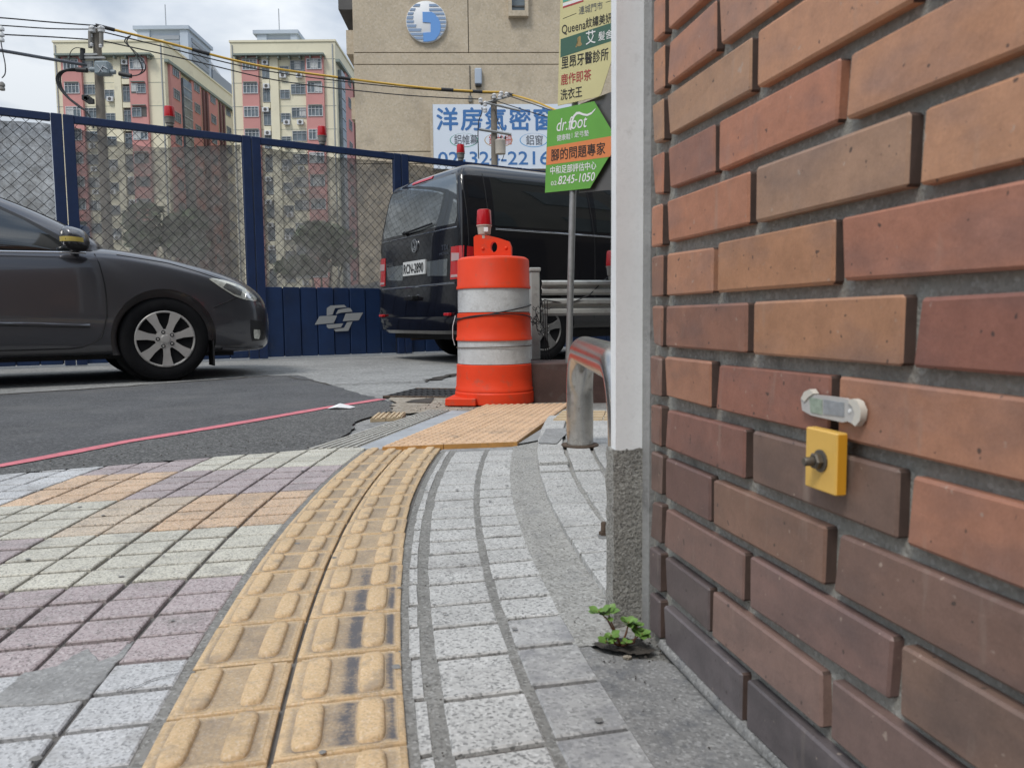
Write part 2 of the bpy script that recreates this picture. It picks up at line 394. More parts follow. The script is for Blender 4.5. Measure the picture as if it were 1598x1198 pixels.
M_DARKRED = mat("dark_red_wall", (0.075, 0.042, 0.036), 0.8, var=(9, 0.3), dirt=(14, (0.12, 0.11, 0.1), 0.57, 0.5), bump=(60, 0.4, 0.005))
M_ORPL = mat("orange_plastic", (0.76, 0.060, 0.018), 0.5, spec=0.25, var=(4, 0.10), dirt=(19, (0.42, 0.10, 0.06), 0.56, 0.6), bump=(12, 0.12, 0.006))
M_REFL = mat("white_reflective_tape", (0.56, 0.57, 0.57), 0.35, var=(9, 0.12), dirt=(17, (0.36, 0.36, 0.35), 0.53, 0.6), bump=(18, 0.5, 0.006), speck=(160, (0.46, 0.46, 0.46), 0.4))
M_REDLENS = mat("red_lamp_lens", (0.48, 0.008, 0.014), 0.22, coat=0.2)
M_LAMPBASE = mat("lamp_base_plastic", (0.46, 0.42, 0.36), 0.55, var=(40, 0.15))
M_LAMPGREY = mat("lamp_base_grey", (0.20, 0.19, 0.17), 0.6, var=(40, 0.2))
M_BLACK = mat("black_rubber", (0.012, 0.012, 0.013), 0.75, var=(30, 0.2))
M_TYRE = mat("tyre_rubber", (0.009, 0.009, 0.010), 0.85, spec=0.15, bump=(90, 0.3, 0.003), var=(20, 0.25))
M_BLKPL = mat("black_plastic", (0.010, 0.010, 0.011), 0.45)
M_CARPAINT = mat("grey_car_paint", (0.075, 0.075, 0.084), 0.30, 0.6, coat=1.0, dirt=(3, (0.09, 0.088, 0.088), 0.54, 0.35))
M_VANPAINT = mat("black_van_paint", (0.005, 0.005, 0.007), 0.14, 0.0, coat=0.8, spec=0.3)
M_GLASS = mat("dark_tinted_glass", (0.010, 0.012, 0.012), 0.03, spec=0.8, coat=0.6)
M_GLASSR = mat("rear_tinted_glass", (0.20, 0.22, 0.225), 0.04, 0.55, spec=0.9, coat=1.0)
M_ALLOYD = mat("dusty_alloy", (0.17, 0.165, 0.16), 0.5, 0.3, var=(20, 0.2))
M_ALLOY = mat("alloy_rim", (0.47, 0.455, 0.43), 0.38, 0.35, var=(14, 0.1))
M_CHROME = mat("chrome_trim", (0.62, 0.63, 0.65), 0.14, 1.0)
M_TAIL = mat("tail_light_red", (0.50, 0.010, 0.012), 0.12, coat=1.0)
M_TAILW = mat("tail_light_clear", (0.50, 0.33, 0.33), 0.15, coat=1.0)
M_HEAD = mat("headlight_clear", (0.62, 0.62, 0.55), 0.1, 0.3, coat=1.0, var=(22, 0.35))
M_HEADIN = mat("headlight_bowl", (0.20, 0.20, 0.19), 0.15, 0.6, coat=1.0, var=(60, 0.5))
M_AMBER = mat("mirror_indicator", (0.55, 0.42, 0.10), 0.3, coat=0.8)
M_PLATE = mat("number_plate", (0.62, 0.63, 0.62), 0.5)
M_INK = mat("black_ink", (0.012, 0.012, 0.014), 0.6)
M_BLUEF = mat("blue_fence_paint", (0.009, 0.026, 0.085), 0.5, var=(5, 0.2), dirt=(13, (0.03, 0.04, 0.07), 0.58, 0.5), bump=(20, 0.1, 0.004))
M_BLUED = mat("blue_fence_board", (0.008, 0.027, 0.085), 0.5, var=(4, 0.25), dirt=(9, (0.03, 0.045, 0.075), 0.58, 0.5), rnd=0.12)
M_WIRE = mat("fence_wire", (0.018, 0.02, 0.03), 0.6, 0.5)
M_EMBLEM = mat("grey_emblem_paint", (0.32, 0.33, 0.33), 0.7, dirt=(25, (0.12, 0.13, 0.16), 0.6, 0.6))
def netmat():
    m = mat("grey_dust_net", (0.36, 0.345, 0.315), 0.9, var=(16, 0.3), dirt=(7, (0.22, 0.215, 0.20), 0.5, 0.6))
    t = m.node_tree; b = t.nodes['Principled BSDF']; L = t.links.new
    geo = nd(t, 'ShaderNodeNewGeometry')
    n = nd(t, 'ShaderNodeTexNoise'); n.inputs['Scale'].default_value = 22; n.inputs['Detail'].default_value = 5; n.inputs['Roughness'].default_value = 0.75
    L(geo.outputs['Position'], n.inputs['Vector'])
    n2 = nd(t, 'ShaderNodeTexNoise'); n2.inputs['Scale'].default_value = 4.5; n2.inputs['Detail'].default_value = 4; L(geo.outputs['Position'], n2.inputs['Vector'])
    sm = nd(t, 'ShaderNodeMath', operation='MULTIPLY_ADD'); L(n2.outputs['Fac'], sm.inputs[0]); sm.inputs[1].default_value = 0.75; L(n.outputs['Fac'], sm.inputs[2])
    r = nd(t, 'ShaderNodeMapRange'); r.inputs[1].default_value = 0.6; r.inputs[2].default_value = 1.1; r.inputs[3].default_value = 0.44; r.inputs[4].default_value = 0.95
    L(sm.outputs[0], r.inputs[0]); L(r.outputs[0], b.inputs['Alpha'])
    return m
M_NET = netmat()
M_TARP = mat("dark_tarpaulin", (0.03, 0.032, 0.036), 0.5, bump=(6, 0.6, 0.05))
M_GUM = mat("dried_gum", (0.20, 0.195, 0.185), 0.8, var=(50, 0.3))
M_LEAF = mat("shrub_leaf", (0.085, 0.125, 0.055), 0.6, rnd=0.0, var=(5, 0.35))
M_BARK = mat("bark", (0.12, 0.09, 0.07), 0.9, var=(9, 0.3))
M_WEED = mat("weed_leaf", (0.13, 0.24, 0.05), 0.45, var=(70, 0.25), spec=0.4)
M_WEEDSTEM = mat("weed_stem", (0.20, 0.09, 0.05), 0.6)
M_SOIL = mat("dark_soil", (0.06, 0.052, 0.044), 0.95, var=(60, 0.3), bump=(90, 1, 0.006))
M_BCREAM = mat("cream_render", (0.74, 0.69, 0.52), 0.85, var=(0.35, 0.06), dirt=(0.5, (0.50, 0.47, 0.37), 0.57, 0.6))
M_BPINK = mat("pink_render", (0.56, 0.265, 0.245), 0.85, var=(0.4, 0.07), dirt=(0.7, (0.40, 0.2, 0.19), 0.6, 0.5))
M_BWIN = mat("far_window_glass", (0.13, 0.16, 0.18), 0.15, var=(0.9, 0.5), spec=0.6)
M_CURT = mat("pale_curtain", (0.50, 0.51, 0.50), 0.9, var=(3, 0.2))
M_BFRAME = mat("far_window_frame", (0.62, 0.63, 0.64), 0.5)
M_BALU = mat("far_aluminium", (0.36, 0.38, 0.40), 0.5, 0.3)
M_BDARK = mat("dark_recess", (0.10, 0.095, 0.09), 0.8, var=(0.8, 0.3))
M_BEAVE = mat("greenish_eave", (0.23, 0.27, 0.24), 0.8)
M_PENT = mat("blue_grey_cladding", (0.40, 0.46, 0.54), 0.6, var=(0.6, 0.06))
M_PENTD = mat("louvre_grey", (0.28, 0.31, 0.35), 0.6)
M_BEIGE = mat("beige_render", (0.50, 0.42, 0.31), 0.9, var=(0.6, 0.10), dirt=(0.55, (0.29, 0.245, 0.185), 0.55, 0.55), bump=(7, 0.2, 0.03), speck=(12, (0.34, 0.29, 0.215), 0.4))
M_GROOVE = mat("facade_groove", (0.09, 0.08, 0.065), 0.9)
M_BILL = mat("billboard_white", (0.66, 0.72, 0.80), 0.5, var=(0.5, 0.03))
M_BILLBLUE = mat("billboard_blue", (0.045, 0.16, 0.40), 0.5)
M_TEXTGREY = mat("billboard_grey_text", (0.09, 0.10, 0.12), 0.5)
M_TEXTRED = mat("billboard_red_text", (0.50, 0.12, 0.09), 0.5)
M_RINGG = mat("ring_green", (0.08, 0.35, 0.26), 0.5)
M_RINGT = mat("ring_tan", (0.48, 0.32, 0.14), 0.5)
M_RINGB = mat("ring_blue", (0.08, 0.32, 0.60), 0.5)
M_EMWHITE = mat("emblem_white", (0.72, 0.73, 0.74), 0.5, dirt=(2.0, (0.5, 0.5, 0.48), 0.58, 0.5))
M_EMBLUE = mat("emblem_blue", (0.13, 0.31, 0.66), 0.5)
M_EMSTRIPE = mat("emblem_stripe", (0.24, 0.33, 0.47), 0.5)
M_POLE = mat("concrete_pole", (0.20, 0.175, 0.145), 0.9, var=(3, 0.2))
M_INSUL = mat("porcelain", (0.62, 0.62, 0.62), 0.3)
M_XFMR = mat("transformer_paint", (0.20, 0.24, 0.26), 0.5, var=(3, 0.15))
M_CABLE = mat("black_cable", (0.022, 0.022, 0.024), 0.6)
M_CABLEG = mat("grey_cable", (0.12, 0.13, 0.15), 0.6)
M_CABLEY = mat("yellow_cable_sleeve", (0.55, 0.33, 0.04), 0.5)
M_SGREEN = mat("sign_green", (0.13, 0.38, 0.055), 0.4, var=(12, 0.05))
M_SORANGE = mat("sign_orange", (0.72, 0.235, 0.075), 0.4)
M_SYELLOW = mat("sign_yellow", (0.62, 0.57, 0.29), 0.45, var=(8, 0.04))
M_SDGREEN = mat("sign_dark_green", (0.045, 0.125, 0.085), 0.5)
M_SWHITE = mat("sign_white", (0.78, 0.79, 0.78), 0.5)
M_SRED = mat("sign_red", (0.40, 0.05, 0.05), 0.5)
M_SGOLD = mat("sign_gold", (0.34, 0.24, 0.09), 0.5)
M_SGREY = mat("sign_back_metal", (0.14, 0.135, 0.13), 0.35, 0.6, var=(8, 0.15))
M_TAGPL = mat("pale_tag_plastic", (0.47, 0.46, 0.44), 0.35, var=(90, 0.1))
M_TAGGRN = mat("tag_green_print", (0.30, 0.36, 0.29), 0.5, var=(140, 0.35))
M_TAGSIL = mat("tag_silver_print", (0.36, 0.38, 0.40), 0.35, 0.3, var=(140, 0.2))
M_YPLATE = mat("yellow_plate", (0.72, 0.44, 0.10), 0.4, var=(50, 0.05), dirt=(70, (0.5, 0.33, 0.1), 0.64, 0.5))
M_YEDGE = mat("yellow_plate_edge", (0.70, 0.33, 0.02), 0.5)
M_BOLT = mat("oxidised_bolt", (0.13, 0.115, 0.095), 0.5, 0.5, var=(80, 0.25))
M_GLUE = mat("dried_glue", (0.60, 0.57, 0.50), 0.6)
M_BRTILE = mat("brown_tiled_facade", (0.20, 0.175, 0.15), 0.5, var=(1.2, 0.2))
M_LITTER = mat("white_paper", (0.75, 0.76, 0.77), 0.7)

def text(s, size, material, parent=None, name="lettering", T=None, bold=0.0, shear=0.0, align='LEFT', sx=1.0, depth=0.0, fit=None):
    """lettering mesh in its own XY plane, baseline at origin; fit = (width, height) to scale the outline to"""
    cu = bpy.data.curves.new("txt", 'FONT')
    cu.body = s; cu.size = 1.0; cu.shear = shear; cu.align_x = align; cu.resolution_u = 3; cu.extrude = 0
    o = bpy.data.objects.new("txt", cu); COL.objects.link(o)
    me = evaluated(o)
    bpy.data.objects.remove(o); bpy.data.curves.remove(cu)
    vs = [v.co.copy() for v in me.vertices]; fs = [tuple(p.vertices) for p in me.polygons]
    bpy.data.meshes.remove(me)
    x0 = min(v.x for v in vs); x1 = max(v.x for v in vs); y0 = min(v.y for v in vs); y1 = max(v.y for v in vs)
    if fit:
        kx, ky = fit[0] / (x1 - x0), fit[1] / (y1 - y0)
        vs = [Vector(((v.x - x0) * kx, (v.y - y0) * ky, 0)) for v in vs]
    else:
        vs = [Vector((v.x * size * sx, v.y * size, 0)) for v in vs]
    mb = MB(); hh = fit[1] if fit else size
    b = bold * hh * .55
    for k, (dx, dy) in enumerate([(0, 0)] if b == 0 else [(0, 0), (b, 0), (-b, 0), (0, b), (0, -b)]):
        mb.add([(v.x + dx, v.y + dy, k * hh * .0012) for v in vs], fs, 0, T)
    return mb.build(name, material, parent)

# upright lettering frame: local x -> along, local y -> up
def frame3(o, x, y):
    x = Vector(x).normalized(); y = Vector(y).normalized(); z = x.cross(y)
    m = Matrix((x, y, z)).transposed().to_4x4(); m.translation = o
    return m
# ================================================================== SETTING
struct(MB().sheet([(-500, -300), (500, -300), (500, 900), (-500, 900)], -0.03).build("ground", M_GROUND))
A = radians(33); D = Vector((cos(A), sin(A), 0)); N = Vector((-sin(A), cos(A), 0))      # the road's direction, and across it
def rd(a, b, o=(0, 0)): return (o[0] + D.x * a + N.x * b, o[1] + D.y * a + N.y * b)
FB = gp(500, 556)                                            # a point at the foot of the fence
# worn concrete apron from the pavement to the fence
ap = [rd(-40, -9.5, FB), rd(40, -9.5, FB), rd(40, 0.6, FB), rd(-40, 0.6, FB)]
struct(MB().sheet(ap, -0.012).build("concrete_apron", M_APRON))
KERB = [(-9.5, -1.6), (-1.506, 2.229), (-1.043, 2.472), (-0.705, 2.615)]
seam = [(-3.276, 4.9), (-2.707, 5.405), (-1.994, 6.3), (-1.763, 6.341), (-1.45, 5.70), (-1.153, 5.125), (-0.90, 4.62), (-0.717, 4.296)]
def wob(poly, n, amp, seed=1):
    rr = random.Random(seed); out = []
    for (x0, y0), (x1, y1) in zip(poly, poly[1:]):
        for i in range(n):
            t = i / n
            out.append((x0 + (x1 - x0) * t + rr.uniform(-amp, amp), y0 + (y1 - y0) * t + rr.uniform(-amp, amp)))
    out.append(poly[-1]); return out
asp = wob(KERB, 12, 0.006, 3) + wob([(-0.705, 2.615), (-0.64, 3.05), (-0.70, 3.35), (-0.60, 3.75), (-0.62, 4.05), (-0.717, 4.296)], 6, 0.015, 4) + wob(seam[::-1], 8, 0.012, 5) + [(-12, -1.0), (-12, -4)]
struct(MB().sheet(asp, -0.006).build("road", M_ASPHALT))
# rougher strip of asphalt between the red line and the paving
coarse = wob(KERB, 12, 0.008, 6) + wob([(-0.705, 2.615), (-0.64, 3.05), (-0.70, 3.35), (-0.60, 3.75), (-0.64, 4.05), (-0.74, 4.26)], 6, 0.012, 4)
rl = [(-8.0, -1.05), (-4.2, 0.85), (-2.45, 1.72), (-1.90, 2.06), (-1.60, 2.37), (-1.515, 2.60), (-1.435, 2.84), (-1.30, 3.10), (-1.15, 3.42), (-0.967, 3.85), (-0.823, 4.107), (-0.73, 4.29)]
struct(MB().sheet(coarse + rl[::-1], -0.003).build("road_shoulder", M_ASPHALT2))
# red no-stopping line painted along the kerb
def offset_path(P, w, rr):
    L, R = [], []
    for i, p in enumerate(P):
        a, b = P[max(i - 1, 0)], P[min(i + 1, len(P) - 1)]
        t = Vector((b[0] - a[0], b[1] - a[1], 0)).normalized(); n = Vector((-t.y, t.x, 0))
        k = w / 2 + rr.uniform(-0.004, 0.004)
        L.append((p[0] + n.x * k, p[1] + n.y * k)); R.append((p[0] - n.x * k, p[1] - n.y * k))
    return L, R
def dense(P, n):
    out = []
    for i in range(len(P) - 1):
        for k in range(n):
            t = k / n; out.append((P[i][0] + (P[i + 1][0] - P[i][0]) * t, P[i][1] + (P[i + 1][1] - P[i][1]) * t))
    return out + [P[-1]]
Lp, Rp = offset_path(dense(rl, 5), 0.062, random.Random(2))
mb = MB()
for i in range(len(Lp) - 1): mb.add([(*Rp[i], 0.0), (*Rp[i + 1], 0.0), (*Lp[i + 1], 0.0), (*Lp[i], 0.0)], [(0, 1, 2, 3)])
struct(mb.build("red_line", M_REDLINE))
# seams and cracks in the apron
mb = MB()
for P, w in (([gp(452, 587), gp(520, 599), gp(600, 596), gp(660, 594), gp(712, 583)], 0.02), ([gp(668, 592), gp(690, 588), gp(716, 582)], 0.09),
             ([gp(-60, 617), gp(120, 607), gp(300, 594), gp(420, 585)], 0.05)):
    l, r_ = offset_path(wob(P, 7, 0.03, 8), w, random.Random(4))
    for i in range(len(l) - 1): mb.add([(*r_[i], -0.004), (*r_[i + 1], -0.004), (*l[i + 1], -0.004), (*l[i], -0.004)], [(0, 1, 2, 3)])
struct(mb.build("road_crack", M_SOIL))
# sandy broken patch round the drain
rub = wob([(-0.62, 4.05), (-0.60, 3.78), (-0.56, 3.62), (-0.32, 3.66), (-0.05, 3.75), (0.30, 3.78), (0.34, 4.3), (-0.30, 4.5), (-0.70, 4.36), (-0.62, 4.05)], 8, 0.02, 9)[:-1]
struct(MB().sheet(rub, -0.001).build("rubble_patch", M_RUBBLE))
struct(MB().sheet([gp(632, 628), gp(672, 629), gp(678, 621), gp(645, 624)], 0.003).build("broken_hole", M_SOIL))

# ---- curved coordinates of the paving: R from the bend's centre, s along the path
CEN = (7.6, 2.2)
def kk(s):
    for (a, b), (c, d) in zip([(-9, .03), (-1.35, .05), (-1.0, .085), (-.6, .11), (-.3, .17)], [(-1.35, .05), (-1.0, .085), (-.6, .11), (-.3, .17), (9, .17)]):
        if s <= c: return b + (d - b) * (s - a) / (c - a)
    return .17
def RS(R, s):
    ph = (s - kk(s) * (R - 8.0)) / 8.0
    return (CEN[0] - R * cos(ph), CEN[1] + R * sin(ph))
bed = [RS(7.0, -3.2)] + [RS(10.6, -3.2 + i * 0.2) for i in range(17)]
# mortar bed under everything paved
bedpoly = [(-9.5, -1.62), (-1.506, 2.225), (-1.043, 2.468), (-0.705, 2.611), (-0.55, 3.05), (-0.40, 3.75), (0.45, 4.25), (6, 4.6), (6, -6), (-9.5, -6)]
struct(MB().sheet(bedpoly, -0.0078).build("mortar_bed", M_MORTAR))

def clip(poly, a, b):
    """keep the part of poly on the right of the line a->b (below the kerb)"""
    def side(p): return (b[0] - a[0]) * (p[1] - a[1]) - (b[1] - a[1]) * (p[0] - a[0])
    out = []
    for i in range(len(poly)):
        p, q = poly[i], poly[(i + 1) % len(poly)]
        sp, sq = side(p), side(q)
        if sp <= 0: out.append(p)
        if sp * sq < 0:
            t = sp / (sp - sq); out.append((p[0] + (q[0] - p[0]) * t, p[1] + (q[1] - p[1]) * t))
    return out
def slab(mb, poly, z, th=0.018, c=0.0022, m=0, jit=0.0008, tilt=0.0):
    """one paving tile: polygon top with a chamfer"""
    n = len(poly)
    if n < 3: return mb
    ar = sum(poly[i][0] * poly[(i + 1) % n][1] - poly[(i + 1) % n][0] * poly[i][1] for i in range(n))
    if ar < 0: poly = poly[::-1]
    gx = sum(p[0] for p in poly) / n; gy = sum(p[1] for p in poly) / n
    tx, ty = random.uniform(-tilt, tilt), random.uniform(-tilt, tilt)
    poly = [(x + random.uniform(-jit, jit), y + random.uniform(-jit, jit)) for x, y in poly]
    inn = []
    for x, y in poly:
        d = hypot(x - gx, y - gy); k = max(0.0, 1 - 1.35 * c / max(d, 1e-6)); inn.append((gx + (x - gx) * k, gy + (y - gy) * k))
    zz = lambda x, y: z + (x - gx) * tx + (y - gy) * ty
    vs = [(x, y, zz(x, y)) for x, y in inn] + [(x, y, zz(x, y) - c * 0.8) for x, y in poly] + [(x, y, z - th) for x, y in poly]
    fs = [tuple(range(n))]
    for i in range(n):
        j = (i + 1) % n
        fs += [(n + i, n + j, j, i), (2 * n + i, 2 * n + j, n + j, n + i)]
    return mb.add(vs, fs, m)

# ---- coloured field of the pavement
pave = struct(MB().sheet([RS(8.112, -2.4 + .1 * i) for i in range(28)] + [(-0.705, 2.608), (-1.043, 2.464), (-1.506, 2.22), (-9.5, -1.63), (-9.5, -6), RS(8.112, -5)], -0.0066).build("pavement", M_DARKBED))
AE = [8.118, 8.213, 8.309, 8.400, 8.490, 8.587, 8.690, 8.775, 8.860] + [8.860 + 0.090 * i for i in range(1, 16)]
cand = []
for c in range(len(AE) - 1):
    for n in range(-11, 26):
        s0, s1 = -1.197 + .084 * n, -1.197 + .084 * (n + 1)
        g0 = .0040; r0_, r1_ = AE[c] + (0.003 if c == 0 else g0), AE[c + 1] - g0
        poly = [RS(r0_, s0 + .0052), RS(r1_, s0 + .0052), RS(r1_, s1 - .0052), RS(r0_, s1 - .0052)]
        for a, b in ((KERB[0], KERB[1]), (KERB[1], KERB[2]), (KERB[2], KERB[3]), (KERB[3], (-0.44, 2.655))): poly = clip(poly, a, b) if len(poly) > 2 else poly
        if len(poly) < 3 or max(p[1] for p in poly) < 0.45: continue
        ar = abs(sum(poly[i][0] * poly[(i + 1) % len(poly)][1] - poly[(i + 1) % len(poly)][0] * poly[i][1] for i in range(len(poly)))) / 2
        if ar < 3e-4: continue
        blk = n // 4 if n >= 0 else -1
        grp = 0 if c < 5 else (1 if c < 8 else 2)
        if blk < 0: mt = M_WHITE
        elif grp == 0: mt = [M_PURPLE, M_CREAM, M_ORANGE if c < 3 else M_TAN, M_PURPLE, M_CREAM, M_CREAM, M_WHITE][min(blk, 6)]
        elif grp == 1: mt = [M_PURPLE, M_PURPLE, M_CREAM, M_ORANGE, M_PURPLE, M_WHITE, M_WHITE][min(blk, 6)]
        else: mt = [M_CREAM, M_CREAM, M_WHITE, M_WHITE, M_WHITE, M_PURPLE, M_PURPLE][min(blk, 6)]
        cand.append((poly, mt, inview([(*p, 0) for p in poly])))
rest = MB(); restm = []
nv = 0
vis = sorted([q for q in cand if q[2]], key=lambda q: min(p[1] for p in q[0]))
for i, (poly, mt, v) in enumerate(vis + [q for q in cand if not q[2]]):
    z = random.uniform(-0.0008, 0.0008)
    if v and i < 298:
        b = MB(); slab(b, poly, z, tilt=0.006); b.build("paving_tile", mt, pave)
    else:
        if mt not in restm: restm.append(mt)
        slab(rest, poly, z, m=restm.index(mt), tilt=0.006)
if rest.v: stuff(rest.build("paving_tiles_beyond", restm, pave))
# grey cement smeared over one missing tile
def zpx(ps, ox, oy, s): return [gp(ox + a / s, oy + b / s) for a, b in ps]
sm = zpx([(-60, 1085), (250, 1068), (540, 1040), (650, 1025), (740, 1005), (860, 850), (960, 720), (1050, 650), (1120, 540), (1070, 560), (960, 660), (840, 700), (720, 600), (600, 660), (480, 740), (330, 775), (190, 800), (80, 900), (-20, 985)], 0, 900, 5.3233)
b = MB(); slab(b, wob(sm + sm[:1], 3, 0.0016, 5)[:-1], 0.0012, th=0.012, c=0.0012, jit=0.0); b.build("cement_patch", M_CEMENT_GREY, pave)
mb = MB()
q = wob(zpx([(1000, 965), (1150, 910), (1300, 850), (1480, 815)], 0, 900, 5.3233), 5, 0.0012, 3)
for i in range(len(q) - 1):
    a, c_ = Vector((*q[i], 0.0022)), Vector((*q[i + 1], 0.0022)); t = (c_ - a).normalized(); nn = Vector((-t.y, t.x, 0)) * 0.0007
    mb.add([a - nn, c_ - nn, c_ + nn, a + nn], [(0, 1, 2, 3)])
mb.build("tile_crack", M_SOIL, pave)

# ---- tactile guiding path: two columns of moulded tiles with two bars each
tac = struct(MB().sheet([RS(7.847, -2.4 + .1 * i) for i in range(29)] + [RS(8.106, .4 - .1 * i) for i in range(29)], -0.0060).build("tactile_path", M_DARKBED))
struct(MB().add([(*RS(R_, -2.2 + .1 * q), -.0022) for q in range(27) for R_ in (8.1045, 8.1225)], [(2 * q, 2 * q + 2, 2 * q + 3, 2 * q + 1)[::-1] for q in range(26)]).build("mortar_strip", M_MORTAR))
TS = [-2.03, -1.92, -1.81, -1.70, -1.59, -1.478, -1.365, -1.24, -1.103, -.988, -.872, -.768, -.663, -.548, -.437, -.323, -.212, -.098, .016, .142, .273, .425]
def bar(mb, R0, R1, s0, s1, z, hgt, md=1):
    """raised pillow shaped bar, with a grimy flat margin round its foot"""
    NR, NS = 8, 10
    grid = {}
    vs, fs = [], []
    cr, cs = (R0 + R1) / 2, (s0 + s1) / 2; hr, hs = (R1 - R0) / 2, (s1 - s0) / 2
    rings = [(1.10, 1.04, 0.0007, md), (1.0, 1.0, 0.0009, 0), (0.95, 0.98, 0.50, 0), (0.84, 0.935, 0.86, 0), (0.55, 0.82, 0.98, 0)]
    n = 20
    for a, b_, h, m in rings:
        for k in range(n):
            t = 2 * pi * k / n
            e = 0.40
            x = math.copysign(abs(cos(t)) ** e, cos(t)); y = math.copysign(abs(sin(t)) ** e, sin(t))
            p = RS(cr + hr * a * x, cs + hs * b_ * y)
            vs.append((p[0], p[1], z + (h if h < 0.01 else h * hgt)))
    c = RS(cr, cs); vs.append((c[0], c[1], z + hgt))
    fm = []
    for i in range(len(rings) - 1):
        for k in range(n):
            fs.append((i * n + (k + 1) % n, i * n + k, (i + 1) * n + k, (i + 1) * n + (k + 1) % n)); fm.append(md if i == 0 else 0)
    o = (len(rings) - 1) * n
    for k in range(n): fs.append((o + (k + 1) % n, o + k, len(vs) - 1)); fm.append(0)
    # rings run clockwise seen from above because R grows to the left: fix the winding
    a, b_, c_ = Vector(vs[fs[-1][0]]), Vector(vs[fs[-1][1]]), Vector(vs[fs[-1][2]])
    if (b_ - a).cross(c_ - a).z < 0: fs = [f[::-1] for f in fs]
    mb.add(vs, fs, 0); mb.m[-len(fm):] = fm
for col, (ra, rb) in enumerate(((7.860, 7.979), (7.985, 8.107))):
    for i in range(len(TS) - 1):
        s0, s1 = TS[i], TS[i + 1]
        if max(RS(ra, s1)[1], RS(rb, s1)[1]) < 0.5: continue
        wide = {6: .0075, 9: .004, 12: .0045}.get(i, .0026)
        if col == 0: ra = 7.846 + .012 * min(1, max(0, (s0 + .95) / .5))
        mb = MB(); z = 0.0015 + random.uniform(-0.0005, 0.0008)
        slab(mb, [RS(ra, s0 + .0030), RS(rb, s0 + .0030), RS(rb, s1 - wide), RS(ra, s1 - wide)], z, th=0.016, c=0.0025, jit=0.0006, tilt=0.0)
        w = rb - ra; L_ = s1 - s0
        scuffed = col == 0 and i in (5, 6, 7, 8, 9)
        scuff_k = {5: .9, 6: 1.3, 7: 1.5, 8: 1.3, 9: .6}.get(i, 0); base_g = random.uniform(.45, .8)
        q4 = lambda f0, f1, g0, g1: [RS(ra + w * f0, s0 + L_ * g0), RS(ra + w * f1, s0 + L_ * g0), RS(ra + w * f1, s0 + L_ * g1), RS(ra + w * f0, s0 + L_ * g1)]
        NG, MG = 22, 12; gv0 = len(mb.v); gvals = []
        for gi in range(NG + 1):
            for gj in range(MG + 1):
                fa, fb = .05 + .90 * gi / NG, .05 + .90 * gj / MG
                pp = RS(ra + w * fa, s0 + L_ * fb); mb.v.append((pp[0], pp[1], z + .00035))
                edge = min(fa - .05, .95 - fa, fb - .05, .95 - fb)
                gq = base_g * min(1, edge / .045)
                if scuffed: gq += scuff_k * (math.exp(-((fa - .46) / .065) ** 2) + math.exp(-((fa - .10) / .035) ** 2)) * min(1, max(0, (min(fb, 1 - fb) - .05) / .06))
                gvals.append(gq)
        for gi in range(NG):
            for gj in range(MG):
                q_ = gv0 + gi * (MG + 1) + gj; mb.f.append((q_, q_ + 1, q_ + MG + 2, q_ + MG + 1)); mb.m.append(1)
        for j, f in enumerate((0.27, 0.77)):
            md = 1
            bar(mb, ra + w * (f - .118), ra + w * (f + .118), s0 + L_ * .085, s1 - L_ * .085, z, 0.0066, md)
        ob_ = mb.build("tactile_tile", [M_YELLOW, M_TDIRT], tac, smooth=50)
        gat = ob_.data.attributes.new("grime", 'FLOAT', 'POINT')
        full_ = [base_g] * len(ob_.data.vertices); full_[gv0:gv0 + len(gvals)] = gvals
        gat.data.foreach_set('value', full_)

# ---- rows of pale granite paving beside it
gra = struct(MB().add([(*RS(R_, -2.3 + .1 * q), -.0072) for q in range(28) for R_ in (7.609, 7.848)], [(2 * q, 2 * q + 2, 2 * q + 3, 2 * q + 1)[::-1] for q in range(27)]).build("border_paving", M_DARKBED))
mb = MB(); jr_ = random.Random(17)
for ra, rb in ((7.6885, 7.7045), (7.7985, 7.8210), (7.8325, 7.8485)):
    b0 = len(mb.v); nq = 110
    for q in range(nq + 1):
        s_ = -2.3 + 2.66 * q / nq
        for R_ in (ra, rb): mb.v.append((*RS(R_ + jr_.uniform(-.0006, .0006), s_), -.0034 + jr_.uniform(-.0007, .0007)))
    for q in range(nq): mb.f.append((b0 + 2 * q + 1, b0 + 2 * q + 3, b0 + 2 * q + 2, b0 + 2 * q)); mb.m.append(0)
struct(mb.build("mortar_strip", M_MORTAR))
WS = [-1.93, -1.83, -1.73, -1.62, -1.51, -1.389, -1.276, -1.174, -1.088, -.991, -.905, -.821, -.735, -.648, -.562, -.476, -.387, -.297, -.212, -.120, -.012, .112, .228, .332]
for (ra, rb, off, dark) in ((7.8195, 7.8335, .012, 0), (7.703, 7.800, 0, 0), (7.607, 7.690, .006, 1)):
    for i in range(len(WS) - 1):
        s0, s1 = WS[i] + off, WS[i + 1] + off
        if RS(ra, s1)[1] < 0.5: continue
        b = MB(); g_ = .0050
        slab(b, [RS(ra, s0 + g_), RS(rb, s0 + g_), RS(rb, s1 - g_), RS(ra, s1 - g_)], random.uniform(-.0025, -.001), c=0.0025, jit=0.0014, tilt=0.006)
        b.build("granite_tile", M_GRANITE2 if dark and s1 < -1.15 else M_GRANITE, gra)
